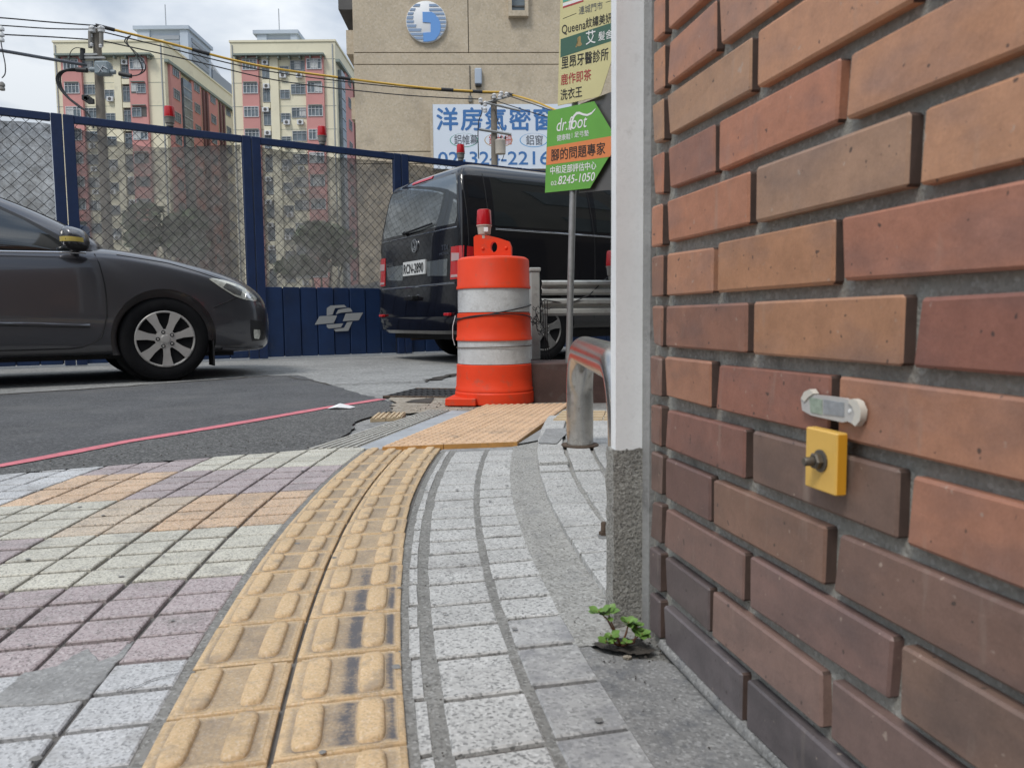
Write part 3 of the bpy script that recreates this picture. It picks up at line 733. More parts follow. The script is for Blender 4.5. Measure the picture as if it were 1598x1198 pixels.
# troweled cement: joint bands and the shallow channel on the right of the rows
mb = MB(); cr_ = random.Random(31); CA_, CB_ = 150, 12
def chz(R_): return interp_([(7.516, .0015), (7.530, .0005), (7.548, -.0015), (7.570, -.002), (7.590, -.0015), (7.604, -.0012), (7.613, -.0032)], R_)
def interp_(Pp, x):
    if x <= Pp[0][0]: return Pp[0][1]
    for (a, b), (c, d) in zip(Pp, Pp[1:]):
        if x <= c: return b + (d - b) * (x - a) / (c - a)
    return Pp[-1][1]
for i in range(CA_ + 1):
    s_ = -1.285 + 1.76 * i / CA_; ea, eb = cr_.uniform(-.004, .003), cr_.uniform(-.004, .005)
    for k in range(CB_ + 1):
        t = k / CB_; R_ = 7.516 + (7.613 - 7.516) * t
        p = RS(R_, s_); mb.v.append((p[0], p[1], chz(R_) + cr_.uniform(-.0010, .0010)))
for i in range(CA_):
    for k in range(CB_):
        q = i * (CB_ + 1) + k; mb.f.append((q, q + 1, q + CB_ + 2, q + CB_ + 1)); mb.m.append(0)
if mb.f:
    a, b_, c_ = [Vector(mb.v[q]) for q in mb.f[0][:3]]
    if (b_ - a).cross(c_ - a).z < 0: mb.f = [f[::-1] for f in mb.f]
struct(mb.build("cement_channel", M_CEMENT, smooth=60))
# cement skirting at the foot of the brick wall, near the camera
foot = [RS(7.6105, -1.225 - .09 * q) for q in range(16)] + [ (1.4, -1.0), (0.60, 0.05), (0.42, 0.35), (0.222, 0.93), (0.19, 0.962), (0.150, 0.968), (0.110, 0.990), RS(7.604, -1.235)]
struct(MB().sheet(foot, -0.0026).build("cement_skirting", M_SKIRT))
struct(MB().sheet(wob([(0.106, 1.006), (0.120, 0.990), (0.150, 0.976), (0.176, 0.972), (0.186, 0.985), (0.170, 1.02), (0.14, 1.026), (0.106, 1.006)], 5, 0.003, 3)[:-1], .0013).build("soil_gap", M_SOIL))
# raised paving on the far side of the channel
rai = struct(MB().sheet([RS(7.512, -1.14 + .1 * q) for q in range(27)] + [RS(6.6, 1.46), RS(6.6, -1.14)], 0.0085).build("raised_paving", M_CEMENT))
PC = [(7.440, 7.524), (7.354, 7.428), (7.268, 7.342), (7.182, 7.256)]
for ci, (ra, rb) in enumerate(PC):
    s = -1.12
    n = 0
    while s < 1.05:
        Ls = random.uniform(.088, .098)
        z = 0.014
        if s > -0.19: z = 0.019
        if ci == 0 and -0.16 < s < 0.0: z = 0.027
        p = [RS(ra, s + .002), RS(rb, s + .002), RS(rb, s + Ls - .003), RS(ra, s + Ls - .003)]
        b = MB(); slab(b, p, z + random.uniform(-.0006, .0006), th=0.022, c=0.002, jit=0.0015, tilt=0.004)
        b.build("granite_tile", M_GRANITE, rai)
        s += Ls; n += 1
struct(MB().sheet(wob([gp(838, 691, .022), gp(868, 692, .022), gp(884, 676, .022), gp(884, 668, .022), gp(852, 669, .022), gp(838, 691, .022)], 4, .004, 2)[:-1], 0.0225).build("cement_smear", M_CEMENT_GREY))
# rough bare strip in front of the orange panels
struct(MB().sheet(wob([RS(7.855, .42), RS(7.855, .335), RS(7.53, .32), RS(7.53, .5), (0.02, 2.72), (-0.24, 2.66), RS(7.855, .42)], 6, .004, 2)[:-1], -0.004).build("bare_mortar", M_CONC))
struct(MB().sheet([(0.016, 2.66), (0.159, 3.189), (0.274, 3.81), (0.30, 3.80), (0.17, 3.1), (0.10, 2.75)], 0.004).build("grey_joint", M_CONC))

# ---- raised orange warning panels with domes
wp = struct(MB().sheet([(-0.44, 2.60), (0.0, 2.69), (0.27, 3.82), (-0.12, 3.82)], -0.004).build("warning_paving", M_MORTAR))
e0, e1, e2 = [(-0.442, 2.569), (-0.135, 3.82)], [(-0.238, 2.610), (0.082, 3.83)], [(0.016, 2.652), (0.292, 3.84)]
def lerp2(a, b, t): return (a[0] + (b[0] - a[0]) * t, a[1] + (b[1] - a[1]) * t)
for (ea, eb), ns in (((e0, e1), 4), ((e1, e2), 4)):
    for k in range(ns):
        t0, t1 = k / ns + .002, (k + 1) / ns - .002
        c4 = [lerp2(*ea, t0), lerp2(*eb, t0), lerp2(*eb, t1), lerp2(*ea, t1)]
        c4 = [lerp2(c4[0], c4[1], .005), lerp2(c4[1], c4[0], .005), lerp2(c4[2], c4[3], .005), lerp2(c4[3], c4[2], .005)]
        mb = MB(); z = 0.0145
        slab(mb, c4, z, th=0.022, c=0.002, jit=0.0, m=0); 
        nf = len(mb.f); 
        for q in range(nf - 8, nf):
            if (q - (nf - 8)) % 2 == 1: mb.m[q] = 1
        for i in range(7):
            for j in range(8):
                a, b_ = (i + .5) / 7, (j + .5) / 8
                p = lerp2(lerp2(c4[0], c4[1], a), lerp2(c4[3], c4[2], a), b_)
                vs = []
                for r_, h in ((.0115, 0.0002), (.0085, .0030), (.005, .0040)):
                    vs += [(p[0] + r_ * cos(t * pi / 3), p[1] + r_ * sin(t * pi / 3), z + h) for t in range(6)]
                fs = [(q * 6 + t, q * 6 + (t + 1) % 6, (q + 1) * 6 + (t + 1) % 6, (q + 1) * 6 + t) for q in range(2) for t in range(6)] + [tuple(range(12, 18))]
                mb.add(vs, fs)
        mb.build("dome_panel", [M_DOTTED, M_DOTSIDE], wp, smooth=40)
# ribbed crossing slabs between the panels and the road
rib = struct(MB().sheet([(-0.70, 2.61), (-0.44, 2.66), (-0.17, 3.66), (-0.42, 3.72)], -0.004).build("ribbed_crossing", M_MORTAR))
def ribbed(c4, n, name, mt, z=0.0, h=0.005):
    mb = MB(); slab(mb, c4, z, th=0.015, c=.0015, jit=.001)
    for i in range(n):
        a0, a1 = (i + .28) / n, (i + .78) / n
        q = [lerp2(c4[0], c4[1], a0), lerp2(c4[0], c4[1], a1), lerp2(c4[3], c4[2], a1), lerp2(c4[3], c4[2], a0)]
        slab(mb, q, z + h, th=h, c=.0022, jit=.0012)
    return mb.build(name, mt, rib)
f0, f1 = [(-0.705, 2.600), (-0.400, 3.720)], [(-0.535, 2.640), (-0.300, 3.700)]
for k in range(4):
    t0, t1 = k / 4 + .004, (k + 1) / 4 - .004
    ribbed([lerp2(*f0, t0), lerp2(*f1, t0), lerp2(*f1, t1), lerp2(*f0, t1)], 6, "ribbed_tile", M_RIB, z=0.001)
slabp = [(-0.530, 2.640), (-0.452, 2.590), (-0.168, 3.66), (-0.290, 3.70)]
b = MB(); slab(b, slabp, 0.002, c=.002, jit=0); b.build("plain_slab", M_WATER, rib)
rq = [gp(577, 655), gp(627, 652), gp(634, 645), gp(588, 646)]
for k in range(2):
    t0, t1 = k / 2 + .01, (k + 1) / 2 - .01
    ribbed([lerp2(rq[0], rq[1], t0), lerp2(rq[0], rq[1], t1), lerp2(rq[3], rq[2], t1), lerp2(rq[3], rq[2], t0)], 3, "ribbed_tan_tile", M_RIBTAN, z=.004)
# tan ribbed strip behind the steel rail
t0_ = [gp(862, 656, .02), gp(980, 656, .02), gp(980, 641, .02), gp(878, 641, .02)]
for k in range(3):
    a0, a1 = k / 3 + .006, (k + 1) / 3 - .006
    q = [lerp2(t0_[0], t0_[1], a0), lerp2(t0_[0], t0_[1], a1), lerp2(t0_[3], t0_[2], a1), lerp2(t0_[3], t0_[2], a0)]
    mb = MB(); slab(mb, q, 0.020, th=.02, c=.002, jit=.001)
    for i in range(4):
        a, b_ = (i + .2) / 4, (i + .75) / 4
        slab(mb, [lerp2(q[0], q[3], a), lerp2(q[1], q[2], a), lerp2(q[1], q[2], b_), lerp2(q[0], q[3], b_)], .025, th=.006, c=.002, jit=.0)
    mb.build("ribbed_tan_tile", M_RIBTAN, rai)

# ---- dark drain grating let into the road edge
dq = [gp(597, 619), gp(716, 621), gp(716, 603), gp(602, 615)]
dx = (Vector((*dq[1], 0)) - Vector((*dq[0], 0))); dl = dx.length; ang = atan2(dx.y, dx.x)
gr = empty("drain_grating", (*dq[0], -0.006), ang)
tag(gr, "dark grid drain cover sunk in the road edge left of the barrel", "drain grating")
MB().box(0, dl, 0, .52, -.01, 0, 0).build("pit", M_SOIL, gr)
for i in range(6): MB().cbox(0, dl, i * .1, i * .1 + .022, 0.0005, .012, .002).build("bar", M_RUST if i % 5 == 0 else M_BLKPL, gr)
mb = MB()
for i in range(13): mb.cbox(i * dl / 12.3, i * dl / 12.3 + .012, 0.0, .52, .002, .0105, .002)
stuff(mb.build("cross_bars", M_BLKPL, gr))
# scrap of paper on the asphalt
p = gp(531, 637)
lt = MB(); pts = [(-.06, -.02, .004), (-.01, -.03, .012), (.05, -.01, .003), (.07, .03, .006), (.01, .02, .022), (-.05, .03, .005), (.0, .0, .028)]
lt.add(pts, [(0, 1, 6), (1, 2, 6), (2, 3, 6), (3, 4, 6), (4, 5, 6), (5, 0, 6)])
o = lt.build("paper_scrap", M_LITTER); o.location = (*p, -.002); tag(o, "small crumpled white paper scrap lying beside the red line", "litter")

# ================================================================== BRICK WALL ON THE RIGHT
WA = radians(-12.3)
WD = Vector((sin(WA), cos(WA), 0))                           # away along the wall
WN = Vector((-WD.y, WD.x, 0))                                # out of the wall, to the left
WC = Vector((*gp(1030, 1010), 0))
wall = empty("brick_wall", WC, 0)
wall.matrix_world = Matrix((-WD, -WN, Vector((0, 0, 1)))).transposed().to_4x4()   # local x: towards the camera, y: into the wall
wall.matrix_world.translation = WC
tag(wall, "wall of orange to purple glazed bricks filling the right side", "brick wall")
MB().box(-.0500, 4.0, .0120, .22, -.05, 3.4).build("backing", M_JOINT, wall)
ROWH, TOP0 = .0653, .781
BR = {0: "B0694A C0774F", 1: ""}
rowcol = {  # brick colours, dirt and dimmer light low down painted in, from the corner towards the camera, row by row (row 0 has its top at .781 m)
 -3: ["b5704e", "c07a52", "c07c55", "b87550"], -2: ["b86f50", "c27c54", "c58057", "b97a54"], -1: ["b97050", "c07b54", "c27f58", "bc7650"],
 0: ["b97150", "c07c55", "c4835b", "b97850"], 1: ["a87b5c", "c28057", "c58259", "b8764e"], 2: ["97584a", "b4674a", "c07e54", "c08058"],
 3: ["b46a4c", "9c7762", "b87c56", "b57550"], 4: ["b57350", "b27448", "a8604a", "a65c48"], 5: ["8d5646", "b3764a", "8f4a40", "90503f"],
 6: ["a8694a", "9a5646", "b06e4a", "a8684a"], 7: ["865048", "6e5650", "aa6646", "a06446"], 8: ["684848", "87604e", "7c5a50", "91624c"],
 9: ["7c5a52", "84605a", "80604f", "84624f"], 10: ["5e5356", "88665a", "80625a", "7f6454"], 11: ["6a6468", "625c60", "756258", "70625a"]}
A_ = [(.012, .136), (.147, .353), (.364, .577), (.588, .80)]
B_ = [(.012, .2135), (.2265, .4375), (.449, .660), (.671, .88)]
def brick(x0, x1, z0, z1, col):
    zb_of = z0
    b = MB(); j = lambda a=.0012: random.uniform(-a, a)
    b.cbox(x0 + j(), x1 + j(), j(.0012), .016, z0 + j(.0008), z1 + j(.0008), .0022)
    b.v = [(x + random.uniform(-.0005, .0005), y + random.uniform(-.0004, .0004), z + random.uniform(-.0005, .0005)) for x, y, z in b.v]
    if random.random() < .45:                                    # a chipped corner
        q = random.choice((x0, x1)), random.choice((z0, z1)); cx_, cz_ = (x0 + x1) / 2, (z0 + z1) / 2; dd = random.uniform(.0015, .0045)
        b.v = [(x + (dd if x < cx_ else -dd), y + (.0015 if y < .008 else 0), z + (dd if z < cz_ else -dd) * .7) if abs(x - q[0]) < .006 and abs(z - q[1]) < .006 else (x, y, z) for x, y, z in b.v]
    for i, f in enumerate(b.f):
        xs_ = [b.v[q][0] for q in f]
        if max(xs_) - min(xs_) < .0035 and len(f) == 4 and max(b.v[q][1] for q in f) - min(b.v[q][1] for q in f) > .006: b.m[i] = 1  # end faces get the painted shade colour
    o = b.build("brick", [M_BRICK, M_BRICKEND_SHADE], wall)
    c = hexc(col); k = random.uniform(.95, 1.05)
    zz_ = min(1, max(0, (zb_of + .02) / .55)); tgt = tuple(a * zz_ + b2 * (1 - zz_) for a, b2 in zip(hexc('b47c50'), hexc('6c5a56'))); c = tuple(x * .76 + t * .24 for x, t in zip(c, tgt))  # lower bricks pulled darker: dirt and weaker light put into the colour
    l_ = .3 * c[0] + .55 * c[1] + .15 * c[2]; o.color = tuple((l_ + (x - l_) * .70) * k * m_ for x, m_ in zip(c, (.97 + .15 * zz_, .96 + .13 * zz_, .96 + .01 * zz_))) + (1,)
    return o
far = MB()
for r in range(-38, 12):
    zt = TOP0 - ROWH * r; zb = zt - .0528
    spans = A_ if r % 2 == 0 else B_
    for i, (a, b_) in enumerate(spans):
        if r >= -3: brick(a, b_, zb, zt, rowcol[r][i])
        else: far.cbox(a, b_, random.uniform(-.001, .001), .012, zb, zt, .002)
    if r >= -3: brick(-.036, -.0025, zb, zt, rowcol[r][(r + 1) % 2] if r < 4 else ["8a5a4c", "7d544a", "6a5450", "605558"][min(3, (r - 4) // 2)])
    else: far.cbox(-.036, -.0025, 0, .012, zb, zt, .002)
    x = spans[-1][1] + .011
    while x < 3.9:
        far.cbox(x, x + .212, random.uniform(-.001, .001), .012, zb, zt, .002); x += .223
stuff(far.build("bricks_beyond", M_BRICKFAR, wall))
# concrete strip past the last bricks
MB().box(-.112, -.0505, .0045, .20, -.02, 3.4).build("edge_strip", M_CONC, wall)
# mortar fillet along the foot
mb = MB(); P = [(x / 10, .004 - .004 * (i % 3) / 3, .004) for i, x in enumerate(range(0, 40))]
mb.tube(P, .008, 6); mb.build("fillet", M_SKIRT, wall, smooth=60)

# white painted post on a bare aggregate stub, at the end of the wall
pc = WC + WD * .076
post = empty("wall_post", pc, 0)
post.matrix_world = Matrix((-WD, -WN, Vector((0, 0, 1)))).transposed().to_4x4(); post.matrix_world.translation = pc
tag(post, "white painted post on a rough grey stub at the wall's end", "post")
def rough_post(x0, x1, y0, y1, z0, z1, nz, amp, name, mt, seed, low=0.0):
    rr = random.Random(seed); mb = MB(); vs = []; ring = []
    nx = 5
    for i in range(nx): ring.append((x0 + (x1 - x0) * i / nx, y0))
    for i in range(nx): ring.append((x1, y0 + (y1 - y0) * i / nx))
    for i in range(nx): ring.append((x1 - (x1 - x0) * i / nx, y1))
    for i in range(nx): ring.append((x0, y1 - (y1 - y0) * i / nx))
    for k in range(nz + 1):
        for x, y in ring: vs.append((x + rr.uniform(-amp, amp), y + rr.uniform(-amp, amp), z0 + (z1 - z0) * k / nz + (rr.uniform(-amp, amp) * 2 if k == nz else 0) + (rr.uniform(-low, low) if k == 0 else 0)))
    n = len(ring); fs = []
    for k in range(nz):
        for i in range(n): fs.append((k * n + i, k * n + (i + 1) % n, (k + 1) * n + (i + 1) % n, (k + 1) * n + i))
    fs.append(tuple(nz * n + i for i in range(n)))
    mb.add(vs, fs); return mb.build(name, mt, post, smooth=70)
# local x towards the camera, y into the wall
rough_post(-.032, 0.0, -.0385, .010, -.02, .256, 26, .0013, "stub", M_AGG, 4)
rough_post(-.022, -.0015, -.0345, .0065, .252, 3.4, 44, .00035, "painted_post", M_WPAINT, 8, .005)

# yellow plate with a bolt, and a pale tag, both fixed to the bricks
def onwall(u, v, off=.006):
    p = onplane(u, v, WC + WN * off, WN); q = p - WC
    return (-q.dot(WD), q.z)
c0, c1, c2, c3 = onwall(1256, 665, .014), onwall(1311, 679, .014), onwall(1313, 776, .014), onwall(1257, 758, .014)
px = (c0[0] + c3[0]) / 2; pw = (c1[0] + c2[0]) / 2 - px; pz1 = c0[1]; pz0 = c3[1]
plate = empty("yellow_plate", wall.matrix_world @ Vector((px, -.0035, pz0)))
plate.rotation_euler = wall.matrix_world.to_euler()
tag(plate, "small yellow plastic plate with a dark bolt on the bricks", "plate")
wv = pw * .88
mb = MB(); mb.cbox(0, wv, -.0105, 0, 0, pz1 - pz0, .0012)
mb.build("base", M_YPLATE, plate)
MB().box(wv - .0009, wv + .0004, -.0093, -.0012, .0012, pz1 - pz0 - .0012).build("edge", M_YEDGE, plate)
T = Matrix.Translation((wv * .52, -.0105, (pz1 - pz0) * .50)) @ Matrix.Rotation(pi / 2, 4, 'X')
MB().lathe([(.0095, 0), (.0095, .0012), (.007, .002)], 20, 0, T).build("washer", M_BOLT, plate, smooth=40)
MB().lathe([(.0072, .002), (.0072, .0062), (.0060, .0075)], 6, 0, T).build("nut", M_BOLT, plate)
MB().lathe([(.0038, .0075), (.0038, .0150), (.0030, .0160)], 14, 0, T).build("bolt", M_BOLT, plate, smooth=40)
q0 = onwall(1250, 628)
tg = empty("pale_tag", wall.matrix_world @ Vector((q0[0], -.002, 0)))
tg.rotation_euler = wall.matrix_world.to_euler()
tag(tg, "pale plastic tag glued across a brick joint above the yellow plate", "tag")
pl = [onwall(u, v) for u, v in [(1250, 622), (1254, 613), (1264, 615), (1316, 621), (1330, 627), (1341, 630), (1344, 640), (1343, 655), (1335, 663), (1322, 657), (1315, 659), (1266, 648), (1252, 640)]]
TX = Matrix(((1, 0, 0, 0), (0, 0, -1, 0), (0, 1, 0, 0), (0, 0, 0, 1)))          # (x, z, depth) -> local
MB().prism([(x - q0[0], z) for x, z in pl], 0.0, .0042, 0, TX).build("body", M_TAGPL, tg)
for nm, mt, pp in (("print_patch", M_TAGGRN, [(1264, 620), (1284, 623), (1284, 647), (1266, 643)]), ("print_patch", M_TAGSIL, [(1286, 623), (1318, 628), (1318, 650), (1286, 646)])):
    MB().prism([(x - q0[0], z) for x, z in [onwall(*p) for p in pp]], .0042, .0048, 0, TX).build(nm, mt, tg)
for pp in ([(1252, 621), (1257, 611), (1266, 607), (1271, 614), (1263, 620), (1257, 627)], [(1325, 628), (1332, 622), (1340, 626), (1346, 640), (1344, 656), (1337, 665), (1331, 660), (1336, 646), (1332, 634)]):
    MB().prism([(x - q0[0], z) for x, z in [onwall(*p) for p in pp]], -.0005, .0054, 0, TX).build("glue_smear", M_GLUE, tg, smooth=60)
MB().lathe([(.0016, 0), (.0016, .0008)], 10, 0, Matrix.Translation((onwall(1327, 641)[0] - q0[0], -.0042, onwall(1327, 641)[1])) @ Matrix.Rotation(pi / 2, 4, 'X')).build("rivet", M_SWHITE, tg)

# weed in the gap at the wall's foot
wd = empty("weed", (*gp(968, 1008), -.002))
tag(wd, "small green weed with oval leaves sprouting from the wall's foot", "weed")
def leaf_mesh(nm):
    mb = MB(); n = 6; vs = [(0, 0, 0)]
    for i in range(1, n):
        t = i / n; w = .36 * sin(pi * (t ** 1.25)) 
        vs += [(-w, t, .10 * w + .05 * t), (0, t, -.02 * sin(pi * t)), (w, t, .10 * w + .05 * t)]
    vs.append((0, 1, .02))
    fs = [(0, 2, 1), (0, 3, 2)]
    for i in range(n - 2):
        a = 1 + 3 * i; fs += [(a, a + 1, a + 4, a + 3), (a + 1, a + 2, a + 5, a + 4)]
    e = 1 + 3 * (n - 2); L_ = len(vs) - 1
    fs += [(e, e + 1, L_), (e + 1, e + 2, L_)]
    return mb.add(vs, fs).mesh(nm, M_WEED, smooth=80)
LM = leaf_mesh("leaf")
def sprig(px, n, sz, rr):
    """a stem through image points, seen at the depth of the wall's foot, with a rosette of leaves at its tip"""
    base = wd.location
    P = []
    for u, v, dy in px:
        p = at(u, v, base.y + dy); P.append(p - base)
    MB().tube(P, [.0016 - .0008 * i / (len(P) - 1) for i in range(len(P))], 6).build("stem", M_WEEDSTEM, wd, smooth=60)
    tip = P[-1]; dirn = (P[-1] - P[-2]).normalized()
    for k in range(n):
        a = k * 2.4 + rr.uniform(-.4, .4)
        side = Vector((cos(a), sin(a), 0)); 
        yv = (dirn * rr.uniform(-.1, .7) + side + Vector((0, 0, rr.uniform(-.3, .35)))).normalized()
        zv = (Vector((0, -.3, 1)) - yv * Vector((0, -.3, 1)).dot(yv)).normalized(); xv = yv.cross(zv)
        o = link("leaf", LM, wd); s_ = sz * rr.uniform(.75, 1.2)
        m = Matrix((xv * s_, yv * s_, zv * s_)).transposed().to_4x4(); m.translation = tip - dirn * rr.uniform(0, .006)
        o.matrix_local = m
    return P
rr = random.Random(5)
sprig([(968, 1006, 0), (958, 985, .003), (948, 966, .0), (934, 953, -.008)], 11, .0145, rr)
sprig([(968, 1006, 0), (962, 988, -.003), (952, 966, -.006), (949, 955, -.008)], 10, .014, rr)
sprig([(966, 1006, 0), (956, 1003, -.012), (945, 1000, -.02)], 10, .0135, rr)
sprig([(970, 1006, 0), (978, 985, -.006), (981, 970, -.012)], 11, .0145, rr)
sprig([(970, 1008, 0), (985, 1000, -.008), (1003, 988, -.012)], 12, .014, rr)
sprig([(967, 1007, 0), (960, 1004, -.01), (953, 990, -.014)], 9, .0135, rr)
sprig([(970, 1007, 0), (990, 1002, -.004), (994, 975, -.004)], 8, .010, rr)
sprig([(969, 1008, 0), (975, 1006, -.012), (978, 1002, -.02)], 9, .010, rr)
o = MB().lathe([(.002, 0), (.006, .002), (.006, .006), (.002, .008)], 8).build("pebble", M_RUBBLE, None, smooth=60)
o.location = (*gp(979, 1025), -.003); o.scale = (1, .7, .7); tag(o, "tiny tan pebble lying in the soil before the weed", "pebble")

# ================================================================== STEEL RAIL, BOLT
bl = Vector((*gp(905, 695, .018), .018)); br = Vector((0.243, 1.585, .014))
rail = empty("steel_rail", bl)
tag(rail, "bent brushed steel tube rail standing beside the white post", "rail")
dv = br - bl; H_ = .322; rad = .15; t_ = dv.normalized()
path = [Vector((0, 0, 0)), Vector((0, 0, H_ - rad))]
for i in range(1, 9):
    a = i / 8 * pi / 2; path.append(Vector((0, 0, H_ - rad)) + t_ * (rad - rad * cos(a)) + Vector((0, 0, rad * sin(a))))
path.append(t_ * (dv.length - rad) + Vector((0, 0, H_)))
for i in range(1, 9):
    a = i / 8 * pi / 2; path.append(t_ * (dv.length - rad + rad * sin(a)) + Vector((0, 0, H_ - rad + rad * cos(a))))
path.append(dv)
MB().tube(path, .0445, 28).build("tube", M_STEEL, rail, smooth=50)
for q in (Vector((0, 0, 0)),):
    fl = MB(); fl.lathe([(.062, 0), (.062, .005), (.047, .0055)], 24, 0, Matrix.Translation(q)); fl.build("flange", M_RUST, rail, smooth=40)
bp_ = Vector((*gp(942, 836, .014), .014))
bt = empty("anchor_bolt", bp_)
tag(bt, "rusty upright bolt with a flat strap at the post's foot", "bolt")
MB().lathe([(.0055, 0), (.0055, .026), (.0045, .028)], 10).build("bolt", M_RUST, bt, smooth=40)
MB().lathe([(.0095, .002), (.0095, .009)], 6).build("nut", M_RUST, bt)
MB().cbox(-.012, .04, -.02, .006, .0, .003, .001).build("strap", M_GALV, bt)

# loose grit and leaf crumbs lying in the joints
gr_ = random.Random(21); mb = MB()
def crumb(x, y, z, s_):
    a = gr_.uniform(0, 6.28); h_ = s_ * gr_.uniform(.3, .8)
    p = [(x + s_ * cos(a + k * 2.1) * gr_.uniform(.6, 1), y + s_ * sin(a + k * 2.1) * gr_.uniform(.6, 1), z) for k in range(3)]
    mb.add(p + [(x, y, z + h_)], [(0, 1, 3), (1, 2, 3), (2, 0, 3)])
for k in range(420):
    s_ = gr_.uniform(-1.9, .4); R_ = gr_.choice([gr_.uniform(7.842, 7.857), gr_.uniform(7.802, 7.817), gr_.uniform(7.525, 7.60), gr_.uniform(7.53, 7.60), gr_.uniform(7.60, 8.1)])
    x, y = RS(R_, s_); crumb(x, y, -.003 if R_ > 7.6 else -.001, gr_.uniform(.0006, .0022) * (1.3 if R_ < 7.61 else 1))
for k in range(260):
    t = gr_.random(); x = -1.5 + 1.2 * t; y = 2.23 + .40 * t + gr_.uniform(-.05, .5) ; crumb(x, y, -.003, gr_.uniform(.002, .006))
for k in range(120):
    x, y = gr_.uniform(-.5, .2), gr_.uniform(3.7, 4.3); crumb(x, y, -.001, gr_.uniform(.003, .010))
for k in range(60):
    x = .19 + gr_.uniform(-.07, .01); y = 1.0 + gr_.uniform(-.05, .05); crumb(x, y, -.003, gr_.uniform(.001, .004))
for k in range(46):
    x, y = RS(gr_.uniform(7.6, 8.7), gr_.uniform(-1.5, .2)); r_ = gr_.uniform(.0025, .007); n_ = 9
    mb.add([(x + r_ * gr_.uniform(.7, 1.1) * cos(6.283 * q / n_), y + r_ * gr_.uniform(.7, 1.1) * sin(6.283 * q / n_), .0022) for q in range(n_)] + [(x, y, .0028)], [(q, (q + 1) % n_, n_) for q in range(n_)], 1)
stuff(mb.build("grit", [M_SOIL, M_GUM]))
# ================================================================== TRAFFIC BARREL AND ITS LAMP
BC = Vector((*gp(772, 640, 0.0), 0)) + Vector((0, .10, 0))
BC = Vector((-.092, 4.06, .004))
ba = empty("traffic_barrel", BC, radians(-8))
tag(ba, "orange and white banded plastic barrel standing at the pavement's corner", "barrel")
def bandprof(z0, z1, r0, r1, lip=.004):
    return [(r0 - .012, z0), (r0 + lip, z0), (r0 + lip, z0 + .012), (r0, z0 + .018), ((r0 + r1) / 2, (z0 + z1) / 2), (r1, z1 - .006), (r1 - .012, z1)]
MB().lathe([(.207, .0), (.210, .004), (.210, .055), (.206, .060), (.204, .066)], 48).build("base", M_ORPL, ba, smooth=35)
MB().cbox(-.218, -.06, -.228, -.02, .0, .038, .004).build("foot", M_ORPL, ba)
MB().lathe(bandprof(.066, .205, .203, .199), 48).build("orange_band", M_ORPL, ba, smooth=35)
MB().lathe([(.186, .205), (.1935, .206), (.1925, .325), (.186, .326)], 48).build("white_band", M_REFL, ba, smooth=35)
MB().lathe(bandprof(.326, .470, .196, .192), 48).build("orange_band", M_ORPL, ba, smooth=35)
MB().lathe([(.180, .470), (.1885, .471), (.1875, .590), (.180, .591)], 48).build("white_band", M_REFL, ba, smooth=35)
MB().lathe([(.18, .591), (.194, .591), (.194, .603), (.190, .609), (.187, .735), (.183, .744), (.170, .752), (.10, .757)], 48).build("orange_band", M_ORPL, ba, smooth=35)
hp = [(-.098, 0), (.098, 0), (.098, .05), (.088, .078), (.03, .098), (-.03, .113), (-.085, .115), (-.098, .105)]
hole = [(.008 + .018 * cos(a * pi / 8), .052 + .027 * sin(a * pi / 8)) for a in range(16)]
HT = Matrix.Translation((0, .022, .756)) @ Matrix.Rotation(pi / 2, 4, 'X')
mb = MB()
# plate with an oval hole: bridge the outline to the hole
cen = (.008, .052); ring = []
for hx, hy in hole:
    d = Vector((hx - cen[0], hy - cen[1])).normalized(); best = None
    for i in range(len(hp)):
        p, q = Vector(hp[i]), Vector(hp[(i + 1) % len(hp)]); e = q - p; w = p - Vector(cen)
        den = d.x * e.y - d.y * e.x
        if abs(den) < 1e-9: continue
        t = (w.x * e.y - w.y * e.x) / den; s_ = (w.x * d.y - w.y * d.x) / den
        if t > 0 and -1e-6 <= s_ <= 1 + 1e-6 and (best is None or t < best): best = t
    ring.append((cen[0] + d.x * best, cen[1] + d.y * best))
full = []
order = sorted([(atan2(y - cen[1], x - cen[0]) % (2 * pi), x, y) for x, y in ring + hp])
out_ = [(x, y) for a, x, y in order]
inn_ = []
for a, x, y in order:
    inn_.append((cen[0] + .018 * cos(a), cen[1] + .027 * sin(a)))
n = len(out_); vs = []
for zz in (0, .044):
    vs += [(x, y, zz) for x, y in out_] + [(x, y, zz) for x, y in inn_]
fs = []
for i in range(n):
    j = (i + 1) % n
    fs += [(i, n + i, n + j, j), (2 * n + i, 2 * n + j, 3 * n + j, 3 * n + i), (i, j, 2 * n + j, 2 * n + i), (n + i, 3 * n + i, 3 * n + j, n + j)]
mb.add(vs, fs, 0, HT); mb.build("handle", M_ORPL, ba, smooth=35)
for x in (-.05, .072):
    MB().lathe([(.009, 0), (.008, .003), (.004, .005)], 10, 0, Matrix.Translation((x, -.0225, .756 + .045)) @ Matrix.Rotation(pi / 2, 4, 'X')).build("rivet", M_ORPL, ba, smooth=50)
